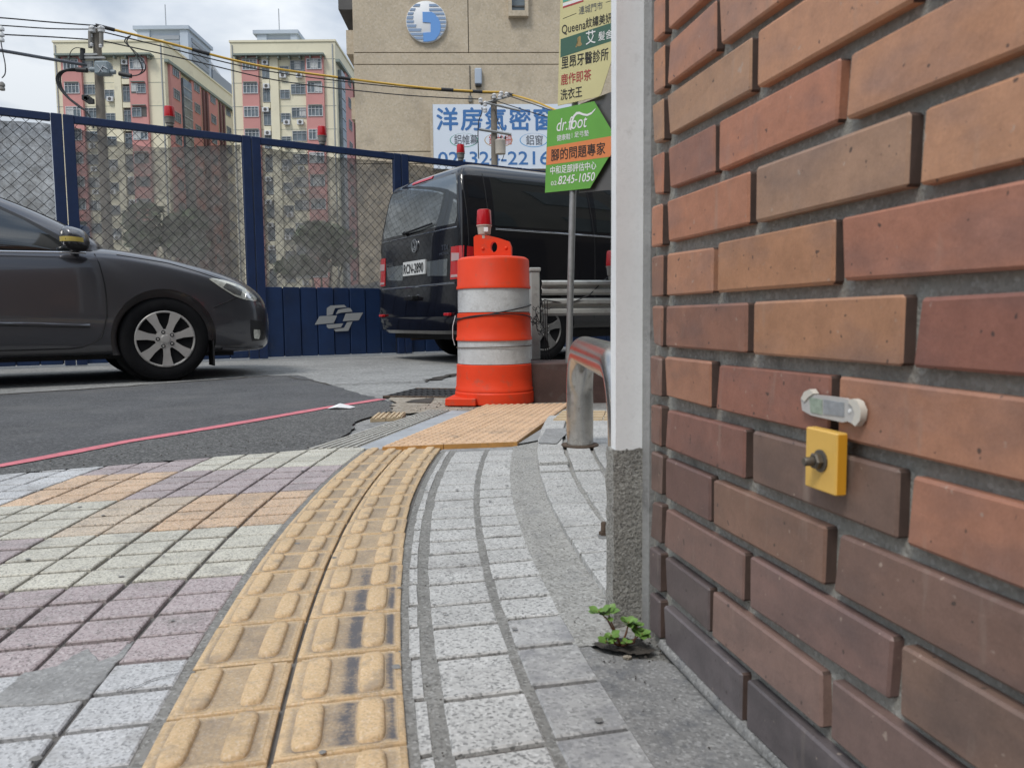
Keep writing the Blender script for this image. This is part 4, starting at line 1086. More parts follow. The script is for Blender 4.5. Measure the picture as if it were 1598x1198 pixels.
# wires tied round the barrel
def hoop(z, tilt, phase, r, n=40, a0=0, a1=2 * pi):
    return [((r + .0035) * cos(a0 + (a1 - a0) * i / n), (r + .0035) * sin(a0 + (a1 - a0) * i / n), z + tilt * sin(a0 + (a1 - a0) * i / n + phase)) for i in range(n + 1)]
w1 = MB().tube(hoop(.43, .030, 2.9, .1945), .0028, 6).build("tie_wire", M_CABLE, None, smooth=60)
w1.parent = None; w1.location = BC; tag(w1, "dark wire looped round the barrel's middle orange band", "wire")
w2 = MB().tube(hoop(.475, .035, 1.2, .192), .0032, 6).build("tie_wire", M_CABLE, None, smooth=60)
w2.location = BC; tag(w2, "dark wire slanting across the barrel's upper white band", "wire")
w3 = MB().tube(hoop(.292, .004, 2.2, .1945), .0022, 6).build("tie_wire", M_RUST, None, smooth=60)
w3.location = BC; tag(w3, "thin rusty wire round the barrel's lower white band", "wire")
P = [(-.200, -.03, .455), (-.214, -.04, .40), (-.216, -.03, .34), (-.206, -.02, .30)]
w4 = MB().tube(P, .0022, 6).build("loose_wire", M_INSUL, None, smooth=60); w4.location = BC
tag(w4, "pale loose wire end hanging down the barrel's left side", "wire")

def beacon(loc, sc, label, grey=False, group=None, rz=0.0):
    e = empty("red_beacon", loc, rz); e.scale = (sc, sc, sc)
    mb = MB(); mb.lathe([(.028, -.02), (.028, 0), (.034, .004), (.037, .030), (.039, .046), (.0425, .048), (.0425, .054)], 28).build("lamp_base", M_LAMPGREY if grey else M_LAMPBASE, e, smooth=40)
    mb = MB(); n = 40; prof = [(.041, .054), (.042, .060), (.0385, .128), (.036, .136), (.028, .139), (.0, .140)]
    vs, fs = [], []
    for i, (r, z) in enumerate(prof):
        for k in range(n):
            q = r * (1.0 if k % 2 else .965); a = 2 * pi * k / n
            vs.append((q * cos(a), q * sin(a), z))
    for i in range(len(prof) - 1):
        for k in range(n): fs.append((i * n + k, i * n + (k + 1) % n, (i + 1) * n + (k + 1) % n, (i + 1) * n + k))
    mb.add(vs, fs); mb.build("lens", M_REDLENS, e, smooth=50)
    if not grey: MB().cbox(.006, .030, -.0405, -.037, .014, .038, .001).build("sticker", M_SWHITE, e)
    return tag(e, label, "warning lamp", group)
beacon(BC + Vector((-.045, .01, .872)), .95, "red warning lamp on a cream base on top of the barrel", rz=radians(-10))

# ================================================================== LOW WALL, GUARD RAIL
q0 = Vector((*gp(838, 628), 0)); q1 = Vector((*gp(960, 626), 0)); qd = (q1 - q0).normalized()
lw = MB().cbox(-.25, 2.6, 0, .35, -.02, .205, .006).build("low_wall", M_DARKRED)
lw.location = q0; lw.rotation_euler = (0, 0, atan2(qd.y, qd.x)); tag(lw, "low dark red concrete wall beneath the guard rail", "low wall")
gd = empty("guard_rail", at(835, 565, 4.55) * 1.0)
gd.location = Vector((at(835, 560, 4.45).x, 4.45, .205))
ztop = lambda v, Y: at(835, v, Y).z
tag(gd, "grey double beam guard rail with a pale square post behind the sign pole", "guard rail")
zt = ztop(424, 4.45) - .205
MB().cbox(-.026, .026, -.03, .03, 0, zt, .004).build("post", M_GUARD, gd)
MB().cbox(-.032, .032, -.036, .036, zt, zt + .022, .004).build("post_cap", M_GUARD, gd)
for va, vb in ((438, 461), (466, 493)):
    z1, z0 = ztop(va, 4.45) - .205, ztop(vb, 4.45) - .205
    h_ = z1 - z0
    pr = [(0, 0), (-.022, .14), (-.022, .34), (.004, .46), (.004, .56), (-.022, .70), (-.022, .88), (0, 1)]
    mb = MB(); vs = []
    for x in (.034, 3.2):
        for dy, t in pr: vs.append((x, -.036 + dy, z0 + h_ * t))
        for dy, t in reversed(pr): vs.append((x, -.032 + dy, z0 + h_ * t))
    n = 16
    fs = [(i, (i + 1) % n, n + (i + 1) % n, n + i) for i in range(n)] + [tuple(range(n - 1, -1, -1)), tuple(range(n, 2 * n))]
    mb.add(vs, fs); mb.build("beam", M_GUARD, gd, smooth=25)
gd.rotation_euler = (0, 0, radians(8))
Yb = 4.52
bz = at(952, 432, Yb)
beacon(Vector((bz.x + .02, Yb, bz.z + .005)), 1.05, "red warning lamp on the guard rail beside the white post", grey=True)
MB_w = MB().tube([at(843, 472, 4.36), at(850, 468, 4.38), at(862, 470, 4.4), at(880, 473, 4.42), at(898, 470, 4.42), at(920, 460, 4.43), at(940, 440, 4.47), at(948, 433, 4.5)], .0035, 6).build("hanging_wire", M_CABLE, None, smooth=60)
tag(MB_w, "slack dark wire drooping along the guard rail to the lamp", "wire")
mb = MB(); rr = random.Random(3)
for k in range(9):
    p0 = Vector(at(838, 480 + k * 3, 4.35)); P = [p0]
    for i in range(7): P.append(P[-1] + Vector((rr.uniform(-.02, .025), rr.uniform(-.012, .004), rr.uniform(-.035, .018))))
    mb.tube(P, .0022, 5)
for k in range(3):
    P = [Vector(at(846 + 4 * k, 470, 4.33)), Vector(at(848 + 3 * k, 500, 4.32)), Vector(at(850 + 2 * k, 530, 4.33)), Vector(at(849 + 5 * k, 562, 4.35))]
    mb.tube(P, .0026, 5)
o = mb.build("wire_tangle", M_CABLE, None, smooth=60); tag(o, "tangle of thin wires hanging behind the barrel's right edge", "wire")

# ================================================================== SIGN POLE AND SIGNS
PB = Vector((*gp(886, 626), 0))
pole = empty("sign_pole", PB); tag(pole, "thin grey steel pole carrying the green and yellow signs", "pole")
ptop = at(894, 300, PB.y + .02)
dxp = (ptop - PB); dxp = dxp / dxp.z
MB().tube([(0, 0, 0), tuple(dxp * 3.2)], .0175, 16).build("shaft", M_GALV, pole, smooth=50)
MB().lathe([(.03, -.01), (.03, .004), (.018, .012)], 14).build("collar", M_CABLEG, pole, smooth=50)
SA = Vector((.855, -.52, 0)).normalized(); SNv = Vector((-SA.y, SA.x, 0)) * -1     # along the signs, and towards the camera
S0 = Vector((PB.x, PB.y, 0)) + dxp * 1.2 + SNv * .024; S0.z = 0
def sg(u, v):
    p = onplane(u, v, S0, SNv); q = p - S0
    return (q.dot(SA), q.z)
def signT(a, z, off=.0):
    return frame3(Vector((a, -.0 - off, z)), (1, 0, 0), (0, 0, 1))
def mksign(name, label, pix, mt, off=0.0, th=.004):
    e = empty(name, S0 - SNv * off); e.rotation_euler = (0, 0, atan2(SA.y, SA.x))
    tag(e, label, "sign")
    MB().prism([sg(*p) for p in pix], 0, th, 0, TX).build("board", mt, e)
    return e
def line(e, s, c, mt, bold=.0, shear=0, dy=.0052):
    """lettering between two corner pixels: c = (u0, v0 bottom left, u1, v1 bottom right, height in pixels)"""
    (a0, z0), (a1, z1) = sg(c[0], c[1]), sg(c[2], c[3])
    h_ = abs(sg(c[0], c[1] - c[4])[1] - z0)
    return text(s, 1, mt, e, "lettering", signT(a0, z0, dy), bold=bold, shear=shear, fit=(a1 - a0, h_))
# the back of another sign behind
mksign("grey_sign", "grey metal sign seen behind the green arrow sign", [(896, 163), (990, 126), (990, 291), (900, 300)], M_SGREY, off=.03)
gs = mksign("green_sign", "green arrow shaped shop sign with an orange stripe", [(855.5, 174), (927.8, 158.5), (965, 221), (921, 294), (851, 301)], M_SGREEN)
MB().prism([sg(*p) for p in [(854.1, 230), (956.4, 212.5), (965, 221), (952.5, 245), (853.0, 258)]], .004, .0046, 0, TX).build("stripe", M_SORANGE, gs)
line(gs, "dr.foot", (869.5, 206, 917, 195.5, 20), M_SWHITE, .006, .25)
sw = [(890, 203), (892, 189), (895.5, 180.5), (900, 175.5), (905, 175), (911, 177.5), (917, 178.5), (924, 175.5), (930.5, 169)]
sw2 = [(929, 172.5), (923.5, 179), (917, 181.8), (910.5, 180.8), (905, 178.8), (901, 179.2), (897.5, 183), (894.5, 191), (892, 204)]
P = [sg(*p) for p in sw + sw2]
mb = MB()
for i in range(8):
    a, b_, c_, d_ = sg(*sw[i]), sg(*sw[i + 1]), sg(*sw2[7 - i]), sg(*sw2[8 - i])
    mb.add([(a[0], -.0052, a[1]), (b_[0], -.0052, b_[1]), (c_[0], -.0052, c_[1]), (d_[0], -.0052, d_[1])], [(0, 3, 2, 1)])
mb.build("swoosh", M_SWHITE, gs)
line(gs, "健康鞋", (869.8, 221, 890.8, 217, 9.5), M_SWHITE, .012)
line(gs, "|", (893, 216, 893.6, 216, 8), M_SWHITE)
line(gs, "足弓墊", (897, 215.5, 919.5, 212, 9), M_SWHITE, .012)
line(gs, "腳的問題專家", (860.8, 252, 945, 238.5, 18.5), M_INK, .022)
line(gs, "中和足部評估中心", (859.6, 273, 931, 264, 12.5), M_SWHITE, .02)
line(gs, "02-", (860.5, 290, 872.5, 288, 6.5), M_SWHITE, .006)
line(gs, "8245-1050", (872, 288.5, 929, 283.5, 13), M_SWHITE, .02, .2)
ys = mksign("yellow_sign", "pale yellow directory sign with shop names above the green sign", [(876.5, -60), (1000, -110), (975, 40), (954, 98), (938, 148), (934, 151.5), (871, 165.5)], M_SYELLOW, off=.0)
def strip(e, pix, mt, z0=.004, z1=.0046, nm="stripe"): return MB().prism([sg(*p) for p in pix], z0, z1, 0, TX).build(nm, mt, e)
strip(ys, [(879, 5), (905, -4), (905, -9), (879, 0)], M_RINGG); strip(ys, [(879, 14), (911, 3.5), (911, .5), (879, 11)], M_SRED)
strip(ys, [(879, 11), (911, .5), (911, -3.5), (879, 6)], M_SWHITE)
line(ys, "連城門市", (904, 24, 941, 13, 12.5), M_TEXTGREY, .0)
strip(ys, [(879, 30.4), (900, 22), (900, 21.2), (879, 29.6)], M_INK); strip(ys, [(946, 5), (956, 2), (956, 1.2), (946, 4.2)], M_INK)
line(ys, "Queena", (877.5, 56.5, 914.5, 44.5, 16.0), M_INK, .008)
line(ys, "紋繡美妍", (915, 45, 955.5, 32.5, 15.5), M_INK, .012)
strip(ys, [(875.2, 90.5), (956, 64.5), (956, 36), (875.5, 62)], M_SDGREEN, .004, .0046, "panel")
em = [sg(u, v) for u, v in [(899, 75), (901, 74), (902, 60), (905, 57), (907, 58), (907, 66), (909, 70), (906, 73), (899, 73)]]
MB().prism(em, .0046, .005, 0, TX).build("emblem", M_SGOLD, ys)
line(ys, "艾", (915, 71, 930, 66.5, 21), M_SWHITE, .012, dy=.0056)
line(ys, "髮舍", (934.5, 65, 956.5, 59, 14), M_SWHITE, .01, dy=.0056)
line(ys, "里昂牙醫診所", (877, 108.5, 950, 86.5, 18.5), M_INK, .018)
line(ys, "鹿作即茶", (876, 134, 923, 119, 17), M_SRED, .018)
line(ys, "洗衣王", (875.5, 157.5, 909, 149.5, 17), M_INK, .018)

# ================================================================== PARKED CAR ON THE LEFT, VAN
def interp(x, P):
    if x <= P[0][0]: return P[0][1]
    for (a, b), (c, d) in zip(P, P[1:]):
        if x <= c: return b + (d - b) * (x - a) / (c - a)
    return P[-1][1]
class Skin:
    """ray target for laying panels, glass and trim on a body"""
    def __init__(s, me):
        s.t = BVHTree.FromPolygons([tuple(v.co) for v in me.vertices], [tuple(p.vertices) for p in me.polygons])
    def hit(s, p, d):
        h_ = s.t.ray_cast(Vector(p), Vector(d).normalized(), 12)
        return h_[0]
def patch(skin, L, Rr, n, off, back, name, mt, parent, axis='y', sgn=-1, th=None):
    """panel between two edge polylines in the (x, z) view [or (y, z) for axis 'x'], draped on the skin"""
    m = len(L); mb = MB(); vs = []; fs = []; last = None
    for j in range(n + 1):
        t = j / n
        for i in range(m):
            a = L[i][0] + (Rr[i][0] - L[i][0]) * t; z = L[i][1] + (Rr[i][1] - L[i][1]) * t
            if axis == 'y': h_ = skin.hit((a, 4 * sgn, z), (0, -sgn, 0)); 
            else: h_ = skin.hit((4 * sgn + (2.5 if sgn > 0 else 0), a, z), (-sgn, 0, 0))
            if h_ is None: h_ = last or Vector((a, back * sgn, z) if axis == 'y' else (back * sgn, a, z))
            last = h_.copy()
            q = h_.copy()
            if axis == 'y': q.x, q.z = a, z; q.y += sgn * off
            else: q.y, q.z = a, z; q.x += sgn * off
            vs.append(q)
    K = len(vs)
    dv = Vector((0, -sgn, 0)) if axis == 'y' else Vector((-sgn, 0, 0))
    vs += [v + dv * (off + .012) for v in vs]
    g_ = lambda j, i: j * m + i
    for j in range(n):
        for i in range(m - 1):
            f = (g_(j, i), g_(j + 1, i), g_(j + 1, i + 1), g_(j, i + 1)); fs.append(f)
    bd = [g_(j, 0) for j in range(n + 1)] + [g_(n, i) for i in range(1, m)] + [g_(j, m - 1) for j in range(n - 1, -1, -1)] + [g_(0, i) for i in range(m - 2, 0, -1)]
    for i in range(len(bd)):
        a, b_ = bd[i], bd[(i + 1) % len(bd)]; fs.append((b_, a, K + a, K + b_))
    mb.add(vs, fs)
    me = mb.mesh(name, mt, smooth=45)
    bm = bmesh.new(); bm.from_mesh(me); bmesh.ops.recalc_face_normals(bm, faces=bm.faces)
    f0 = bm.faces[:] ; out = dv * -1
    bm.faces.ensure_lookup_table()
    if sum(bm.faces[i].normal.dot(out) for i in range(n * (m - 1))) < 0: bmesh.ops.reverse_faces(bm, faces=bm.faces)
    bm.to_mesh(me); bm.free()
    return link(name, me, parent)
def poly2(P, n):
    """resample a polyline to n points"""
    d = [0]
    for a, b in zip(P, P[1:]): d.append(d[-1] + hypot(b[0] - a[0], b[1] - a[1]))
    out = []
    for i in range(n):
        s_ = d[-1] * i / (n - 1)
        for k in range(len(P) - 1):
            if s_ <= d[k + 1] + 1e-9:
                t = (s_ - d[k]) / max(1e-9, d[k + 1] - d[k]); out.append((P[k][0] + (P[k + 1][0] - P[k][0]) * t, P[k][1] + (P[k + 1][1] - P[k][1]) * t)); break
    return out
def seam(skin, P, w, name, mt, parent, axis='y', sgn=-1, off=.001, n=24):
    pts = []
    for a, z in poly2(P, n):
        h_ = skin.hit((a, 4 * sgn, z) if axis == 'y' else (4 * sgn, a, z), (0, -sgn, 0) if axis == 'y' else (-sgn, 0, 0))
        if h_ is None: continue
        q = h_.copy()
        if axis == 'y': q.y += sgn * off
        else: q.x += sgn * off
        pts.append(q)
    return MB().tube(pts, w, 6).build(name, mt, parent, smooth=60)
def loftbody(rings, name, mt, parent, cuts=(), sub=2):
    n = len(rings[0]); mb = MB(); vs = [p for r in rings for p in r]; fs = []
    for i in range(len(rings) - 1):
        for k in range(n): fs.append((i * n + k, i * n + (k + 1) % n, (i + 1) * n + (k + 1) % n, (i + 1) * n + k))
    fs.append(tuple(range(n - 1, -1, -1))); b0 = (len(rings) - 1) * n; fs.append(tuple(b0 + k for k in range(n)))
    mb.add(vs, fs); o = mb.build("tmp", mt)
    bm = bmesh.new(); bm.from_mesh(o.data); bmesh.ops.recalc_face_normals(bm, faces=bm.faces); bm.to_mesh(o.data); bm.free()
    md = o.modifiers.new("s", 'SUBSURF'); md.levels = sub; md.render_levels = sub
    skin_me = evaluated(o)
    tmp = []
    for mbc in cuts:
        c = mbc.build("cut", M_BLKPL); tmp.append(c)
        b_ = o.modifiers.new("b", 'BOOLEAN'); b_.object = c; b_.operation = 'DIFFERENCE'; b_.solver = 'EXACT'
    me = evaluated(o); me.name = name
    for c in tmp: bpy.data.objects.remove(c)
    bpy.data.objects.remove(o)
    me.shade_smooth(); me.set_sharp_from_angle(angle=radians(38))
    return link(name, me, parent), Skin(skin_me), skin_me
def wheel(parent, x, y, r, w, side, rimr, style, rimmat=None):
    """side = -1: face towards -y"""
    T = Matrix.Translation((x, y, r)) @ Matrix.Rotation(pi / 2 * (1 if side < 0 else -1), 4, 'X')
    t = MB(); prof = [(rimr * .93, -w), (r * .80, -w), (r * .95, -w + .012), (r, -w + .035), (r, -.035), (r * .965, -.010), (r * .88, .004), (rimr * 1.09, .004), (rimr * 1.0, -.010)]
    prof = [(q, z) for q, z in prof]
    tw = t.lathe(prof, 56, 0, T).build("wheel", M_TYRE, parent, smooth=50)
    rm = MB(); rm.lathe([(rimr * .90, -.05), (rimr * 1.0, -.012), (rimr * 1.02, -.004), (rimr * .985, .003), (rimr * .955, .001), (rimr * .93, -.012), (rimr * .90, -.05)], 48, 0, T)
    ns = style
    for k in range(ns):
        a = 2 * pi * k / ns + .27
        sh = Matrix.Rotation(a, 4, 'Z')
        w0, w1 = (.024, .040) if ns == 7 else (.03, .05)
        pl = [(.03, -w0), (rimr * .6, -w0 * 1.05), (rimr * .96, -w1), (rimr * .96, w1), (rimr * .6, w0 * 1.05), (.03, w0)]
        vs = [(x_, y_, -.035) for x_, y_ in pl] + [(x_, y_, .006 - .010 * (x_ / rimr - .6) ** 2) for x_, y_ in pl]
        # ridge along the spoke
        rm.add([sh @ Vector(v) for v in vs], [(6, 7, 8, 9, 10, 11)] + [(i, (i + 1) % 6, 6 + (i + 1) % 6, 6 + i) for i in range(6)], 0, T)
    rm.lathe([(.075, -.03), (.075, .004), (.055, .007), (.034, .008), (.03, .013), (.02, .014)], 28, 0, T)
    rm.build("rim", rimmat or M_ALLOY, tw, smooth=40)
    MB().lathe([(rimr * .91, -.075), (rimr * .91, -.055)], 32, 0, T).build("brake_disc", M_BLKPL, tw)
    for k in range(5):
        a = 2 * pi * k / 5 + 1.85; nt = MB(); Tn = T @ Matrix.Translation((.055 * cos(a), .055 * sin(a), 0))
        nt.lathe([(.0155, .0), (.0155, .009), (.010, .011)], 10, 1, Tn); nt.lathe([(.008, .009), (.008, .014)], 8, 0, Tn)
        nt.build("lug_nut", [M_ALLOY, M_BLKPL], tw, smooth=40)
    return tw

# ---- dark grey saloon
CA = radians(32.5); CD = Vector((cos(CA), sin(CA), 0)); CN = Vector((-CD.y, CD.x, 0))
CP = Vector((*gp(262, 593), -.006))
car = empty("parked_car", CP + CN * .88, CA)
tag(car, "dark grey saloon car with alloy wheels at the left edge", "car")
zb = [(-3.62, .34), (-3.4, .26), (-2.9, .22), (-2.2, .19), (-.5, .19), (.0, .20), (.45, .19), (.8, .20), (.93, .26)]
zt = [(-3.65, .86), (-3.55, 1.00), (-3.2, 1.05), (-2.9, 1.06), (-1.0, 1.06), (-.55, 1.05), (-.35, 1.035), (0, .985), (.3, .915), (.55, .845), (.75, .765), (.86, .68), (.925, .57), (.95, .50)]
zs = [(-3.65, .80), (-3.5, .93), (-3.2, .98), (-2.7, .985), (-2.0, .965), (-1.0, .945), (-.6, .945), (-.3, .945), (0, .898), (.3, .832), (.5, .775), (.60, .735), (.70, .68), (.80, .60), (.95, .47)]
hw = [(-3.66, .50), (-3.60, .70), (-3.4, .80), (-3.0, .86), (-2.4, .885), (-1.2, .885), (0, .885), (.3, .875), (.5, .845), (.62, .805), (.72, .745), (.80, .66), (.87, .53), (.92, .36), (.945, .22)]
st = [.945, .92, .87, .80, .72, .62, .5, .36, .2, 0, -.2, -.35, -.55, -.8, -1.2, -1.7, -2.2, -2.6, -3.0, -3.3, -3.5, -3.62]
rings = []
for x in st:
    W, b_, s_, t_ = interp(x, hw), interp(x, zb), interp(x, zs), interp(x, zt)
    m_ = b_ + (s_ - b_) * .50
    half = [(W * .70, b_), (W * .93, b_ + .015), (W * .985, b_ + .10), (W * 1.0, m_), (W * .995, s_ - .10 * (s_ - b_) / .7), (W * .955, s_), (W * .86, s_ + (t_ - s_) * .55), (W * .55, t_ - .012), (0, t_)]
    ring = [(x, 0, b_)] + [(x, -y, z) for y, z in half] + [(x, y, z) for y, z in half[-2::-1]]
    rings.append(ring)
cuts = []
for wx in (0, -2.6):
    for sgn in (-1, 1):
        c = MB(); c.lathe([(.372, -.18), (.372, .32)], 48, 0, Matrix.Translation((wx, sgn * .88, .325)) @ Matrix.Rotation(pi / 2, 4, 'X')) if sgn < 0 else c.lathe([(.372, -.32), (.372, .18)], 48, 0, Matrix.Translation((wx, sgn * .88, .325)) @ Matrix.Rotation(pi / 2, 4, 'X'))
        cuts.append(c)
body, sk, _ = loftbody(rings, "body", M_CARPAINT, car, cuts)
# cabin
crz = [(-3.45, 1.03), (-3.2, 1.13), (-2.9, 1.29), (-2.6, 1.41), (-2.2, 1.475), (-1.8, 1.495), (-1.5, 1.485), (-1.25, 1.45), (-1.0, 1.375), (-.75, 1.262), (-.5, 1.125), (-.34, 1.04)]
crw = [(-3.45, .70), (-3.2, .62), (-2.6, .58), (-1.8, .60), (-1.25, .615), (-1.0, .64), (-.75, .69), (-.5, .75), (-.34, .78)]
rings = []
for x in (-.34, -.5, -.75, -1.0, -1.25, -1.5, -1.8, -2.2, -2.6, -2.9, -3.2, -3.45):
    t_, w_ = interp(x, crz), interp(x, crw); b_ = .93; wb = .845
    wb = interp(x, [(-3.45, .72), (-3.0, .81), (-2.4, .845), (-1, .85), (-.34, .82)])
    half = [(wb, b_), (wb - .01, b_ + (t_ - b_) * .12), (w_ + (wb - w_) * .45, b_ + (t_ - b_) * .58), (w_, t_ - .045 - .02 * (t_ - b_)), (w_ * .86, t_ - .012), (w_ * .45, t_), ]
    rings.append([(x, 0, b_)] + [(x, -y, z) for y, z in half] + [(x, 0, t_ + .006)] + [(x, y, z) for y, z in half[::-1]])
cab, ck, _ = loftbody(rings, "cabin", M_CARPAINT, car)
# side glass (front and rear doors), framed in black
for sgn in (-1, 1):
    Lo = [(-.575, .965), (-.85, .963), (-1.2, .962), (-1.56, .965)]
    Up = [(-.60, .990), (-.85, 1.165), (-1.2, 1.345), (-1.56, 1.405)]
    Lo2 = [(-.53, .955), (-.85, .948), (-1.2, .945), (-1.60, .948)]; Up2 = [(-.555, 1.012), (-.85, 1.190), (-1.2, 1.372), (-1.60, 1.430)]
    patch(ck, poly2(Lo2, 14), poly2(Up2, 14), 8, .003, .8, "window_frame", M_BLKPL, car, 'y', sgn)
    w_ = patch(ck, poly2(Lo, 14), poly2(Up, 14), 8, .006, .8, "window", M_GLASS, car, 'y', sgn)
    Lo = [(-1.66, .965), (-2.2, .98), (-2.62, 1.0), (-2.86, 1.04)]; Up = [(-1.66, 1.408), (-2.1, 1.40), (-2.5, 1.33), (-2.80, 1.15)]
    Lo2 = [(-1.60, .948), (-2.2, .96), (-2.66, .98), (-2.95, 1.03)]; Up2 = [(-1.60, 1.430), (-2.1, 1.425), (-2.5, 1.355), (-2.86, 1.16)]
    patch(ck, poly2(Lo2, 14), poly2(Up2, 14), 8, .003, .8, "window_frame", M_BLKPL, car, 'y', sgn)
    patch(ck, poly2(Lo, 14), poly2(Up, 14), 8, .006, .8, "window", M_GLASS, car, 'y', sgn)
    MB().tube([(-.50, sgn * .872, .948), (-1.0, sgn * .876, .938), (-1.6, sgn * .880, .942), (-2.6, sgn * .868, .97), (-2.9, sgn * .845, .99)], .008, 8).build("chrome_strip", M_CHROME, car, smooth=50)
    # door skins stand a hair proud with a dark gap round them
    DL = [(-.425, .90), (-.395, .75), (-.385, .60), (-.392, .48), (-.43, .34), (-.52, .275), (-.62, .262)]
    patch(sk, poly2([(-.432, .90), (-.402, .75), (-.392, .60), (-.399, .48), (-.437, .345), (-.52, .285), (-.62, .270)], 14), poly2([(-1.56, .90), (-1.56, .265)], 14), 8, .0035, .88, "door", M_CARPAINT, car, 'y', sgn)
    patch(sk, poly2([(-1.575, .90), (-1.575, .265)], 14), poly2([(-2.60, .92), (-2.55, .75), (-2.40, .66), (-2.28, .52), (-2.2, .38), (-2.12, .28)], 14), 8, .0035, .88, "door", M_CARPAINT, car, 'y', sgn)
    seam(sk, [(-.445, .945)] + DL + [(-1.56, .258)], .0045, "door_gap", M_BLACK, car, 'y', sgn)
    seam(sk, [(-.50, .428), (-1.0, .448), (-1.53, .452)], .013, "side_moulding", M_CARPAINT, car, 'y', sgn, off=.004)
    seam(sk, [(-.50, .415), (-1.0, .435), (-1.53, .439)], .005, "moulding_shadow_gap", M_BLACK, car, 'y', sgn, off=.006)
    seam(sk, [(.355, .555), (.46, .60), (.555, .640)], .0035, "bumper_gap", M_BLACK, car, 'y', sgn)
    seam(sk, [(-.30, .945), (0.05, .895), (.30, .822), (.44, .775)], .0035, "bonnet_gap", M_BLACK, car, 'y', sgn, off=.0005)
    # headlight
    H0 = [(.335, .778), (.43, .708), (.54, .642), (.62, .620), (.715, .610)]; H1 = [(.36, .788), (.47, .772), (.57, .742), (.645, .705), (.735, .635)]
    patch(sk, poly2(H0, 10), poly2(H1, 10), 5, .006, .88, "headlight", M_HEAD, car, 'y', sgn)
    patch(sk, poly2([(.44, .716), (.53, .662), (.58, .652)], 6), poly2([(.47, .752), (.545, .726), (.60, .700)], 6), 4, .0085, .88, "reflector_bowl", M_HEADIN, car, 'y', sgn)
    patch(sk, poly2([(.62, .636), (.665, .630)], 4), poly2([(.635, .690), (.69, .665)], 4), 3, .0085, .88, "corner_indicator", M_CHROME, car, 'y', sgn)
    # fog lamp hollow and lip
    patch(sk, poly2([(.66, .46), (.655, .36), (.67, .285)], 6), poly2([(.80, .44), (.82, .36), (.80, .29)], 6), 4, .003, .88, "fog_recess", M_BLKPL, car, 'y', sgn)
    patch(sk, poly2([(.685, .38), (.68, .345), (.69, .305)], 5), poly2([(.745, .375), (.75, .34), (.735, .30)], 5), 4, .010, .88, "fog_lamp", M_HEAD, car, 'y', sgn)
    seam(sk, [(.42, .235), (.60, .222), (.78, .232)], .016, "bumper_lip", M_CARPAINT, car, 'y', sgn, off=.0)
    # mirror
    mb = MB(); rg = []
    for k in range(9):
        t = k / 8; a = t * pi; ry = .11; 
        rg.append((-.045 + .09 * t, .5))
    vs, fs = [], []; nu, nw = 12, 16
    for i in range(nu + 1):
        f = i / nu * pi
        for k in range(nw):
            g_ = 2 * pi * k / nw; rx = .072 * (1 - .10 * cos(f)); 
            sx = math.copysign(abs(cos(g_)) ** .75, cos(g_)); sz = math.copysign(abs(sin(g_)) ** .75, sin(g_))
            vs.append((-.585 + 1.28 * rx * sin(f) * sx * (1.15 if sx > 0 else .85), sgn * (.975 + .115 * cos(f)), 1.035 + .083 * sin(f) * sz - .02 * sx))
    for i in range(nu):
        for k in range(nw): fs.append((i * nw + k, i * nw + (k + 1) % nw, (i + 1) * nw + (k + 1) % nw, (i + 1) * nw + k))
    mb.add(vs, fs, 0)
    # lower half of the housing is black plastic
    for i, f in enumerate(mb.f):
        if sum(mb.v[q][2] for q in f) / 4 < .998: mb.m[i] = 1
    me = mb.mesh("mirror", [M_CARPAINT, M_BLKPL], smooth=60)
    bm = bmesh.new(); bm.from_mesh(me); bmesh.ops.remove_doubles(bm, verts=bm.verts, dist=1e-5); bmesh.ops.recalc_face_normals(bm, faces=bm.faces); bm.to_mesh(me); bm.free()
    mr_ = link("mirror", me, car)
    MB().tube([(-.57, sgn * .83, .965), (-.565, sgn * .90, .985)], .03, 10).build("mirror_arm", M_BLKPL, mr_, smooth=50)
    msk = Skin(me)
    patch(msk, poly2([(-.665, 1.045), (-.665, 1.012)], 3), poly2([(-.525, 1.035), (-.525, 1.005)], 3), 6, .004, .99, "indicator", M_AMBER, mr_, 'y', sgn)
    for wx in (0, -2.6): wheel(car, wx, sgn * .862, .318, .205, sgn, .212, 7)
    MB().lathe([(.36, -.02), (.36, .0)], 32, 0, Matrix.Translation((0, sgn * .60, .325)) @ Matrix.Rotation(pi / 2, 4, 'X')).build("arch_liner", M_BLACK, car)
    MB().box(.345, .352, sgn * .86 if sgn < 0 else .66, sgn * .66 if sgn < 0 else .86, .10, .30).build("mud_flap", M_BLACK, car) if sgn < 0 else None
# windscreen draped on the cabin front
def front_patch(skin, yz0, yz1, name, mt, parent):
    mb = MB(); vs, fs = [], []; n, m = 10, 6
    for j in range(n + 1):
        for i in range(m + 1):
            z = yz0 + (yz1 - yz0) * i / m; k = 1 - .14 * i / m; y = (-.66 + 1.32 * j / n) * k
            h_ = skin.hit((3, y, z), (-1, 0, 0))
            if h_ is None: h_ = Vector((-.4, y, z))
            vs.append((h_.x + .004, y, z + .004))
    for j in range(n):
        for i in range(m): fs.append((j * (m + 1) + i, (j + 1) * (m + 1) + i, (j + 1) * (m + 1) + i + 1, j * (m + 1) + i + 1))
    mb.add(vs, fs); return mb.build(name, mt, parent, smooth=60)
front_patch(ck, 1.07, 1.37, "windscreen", M_GLASS, car)
MB().cbox(.86, .925, -.30, .30, .34, .46, .02).build("grille", M_BLKPL, car)
MB().box(-3.3, .55, -.62, .62, .17, .24).build("underbody", M_BLACK, car)

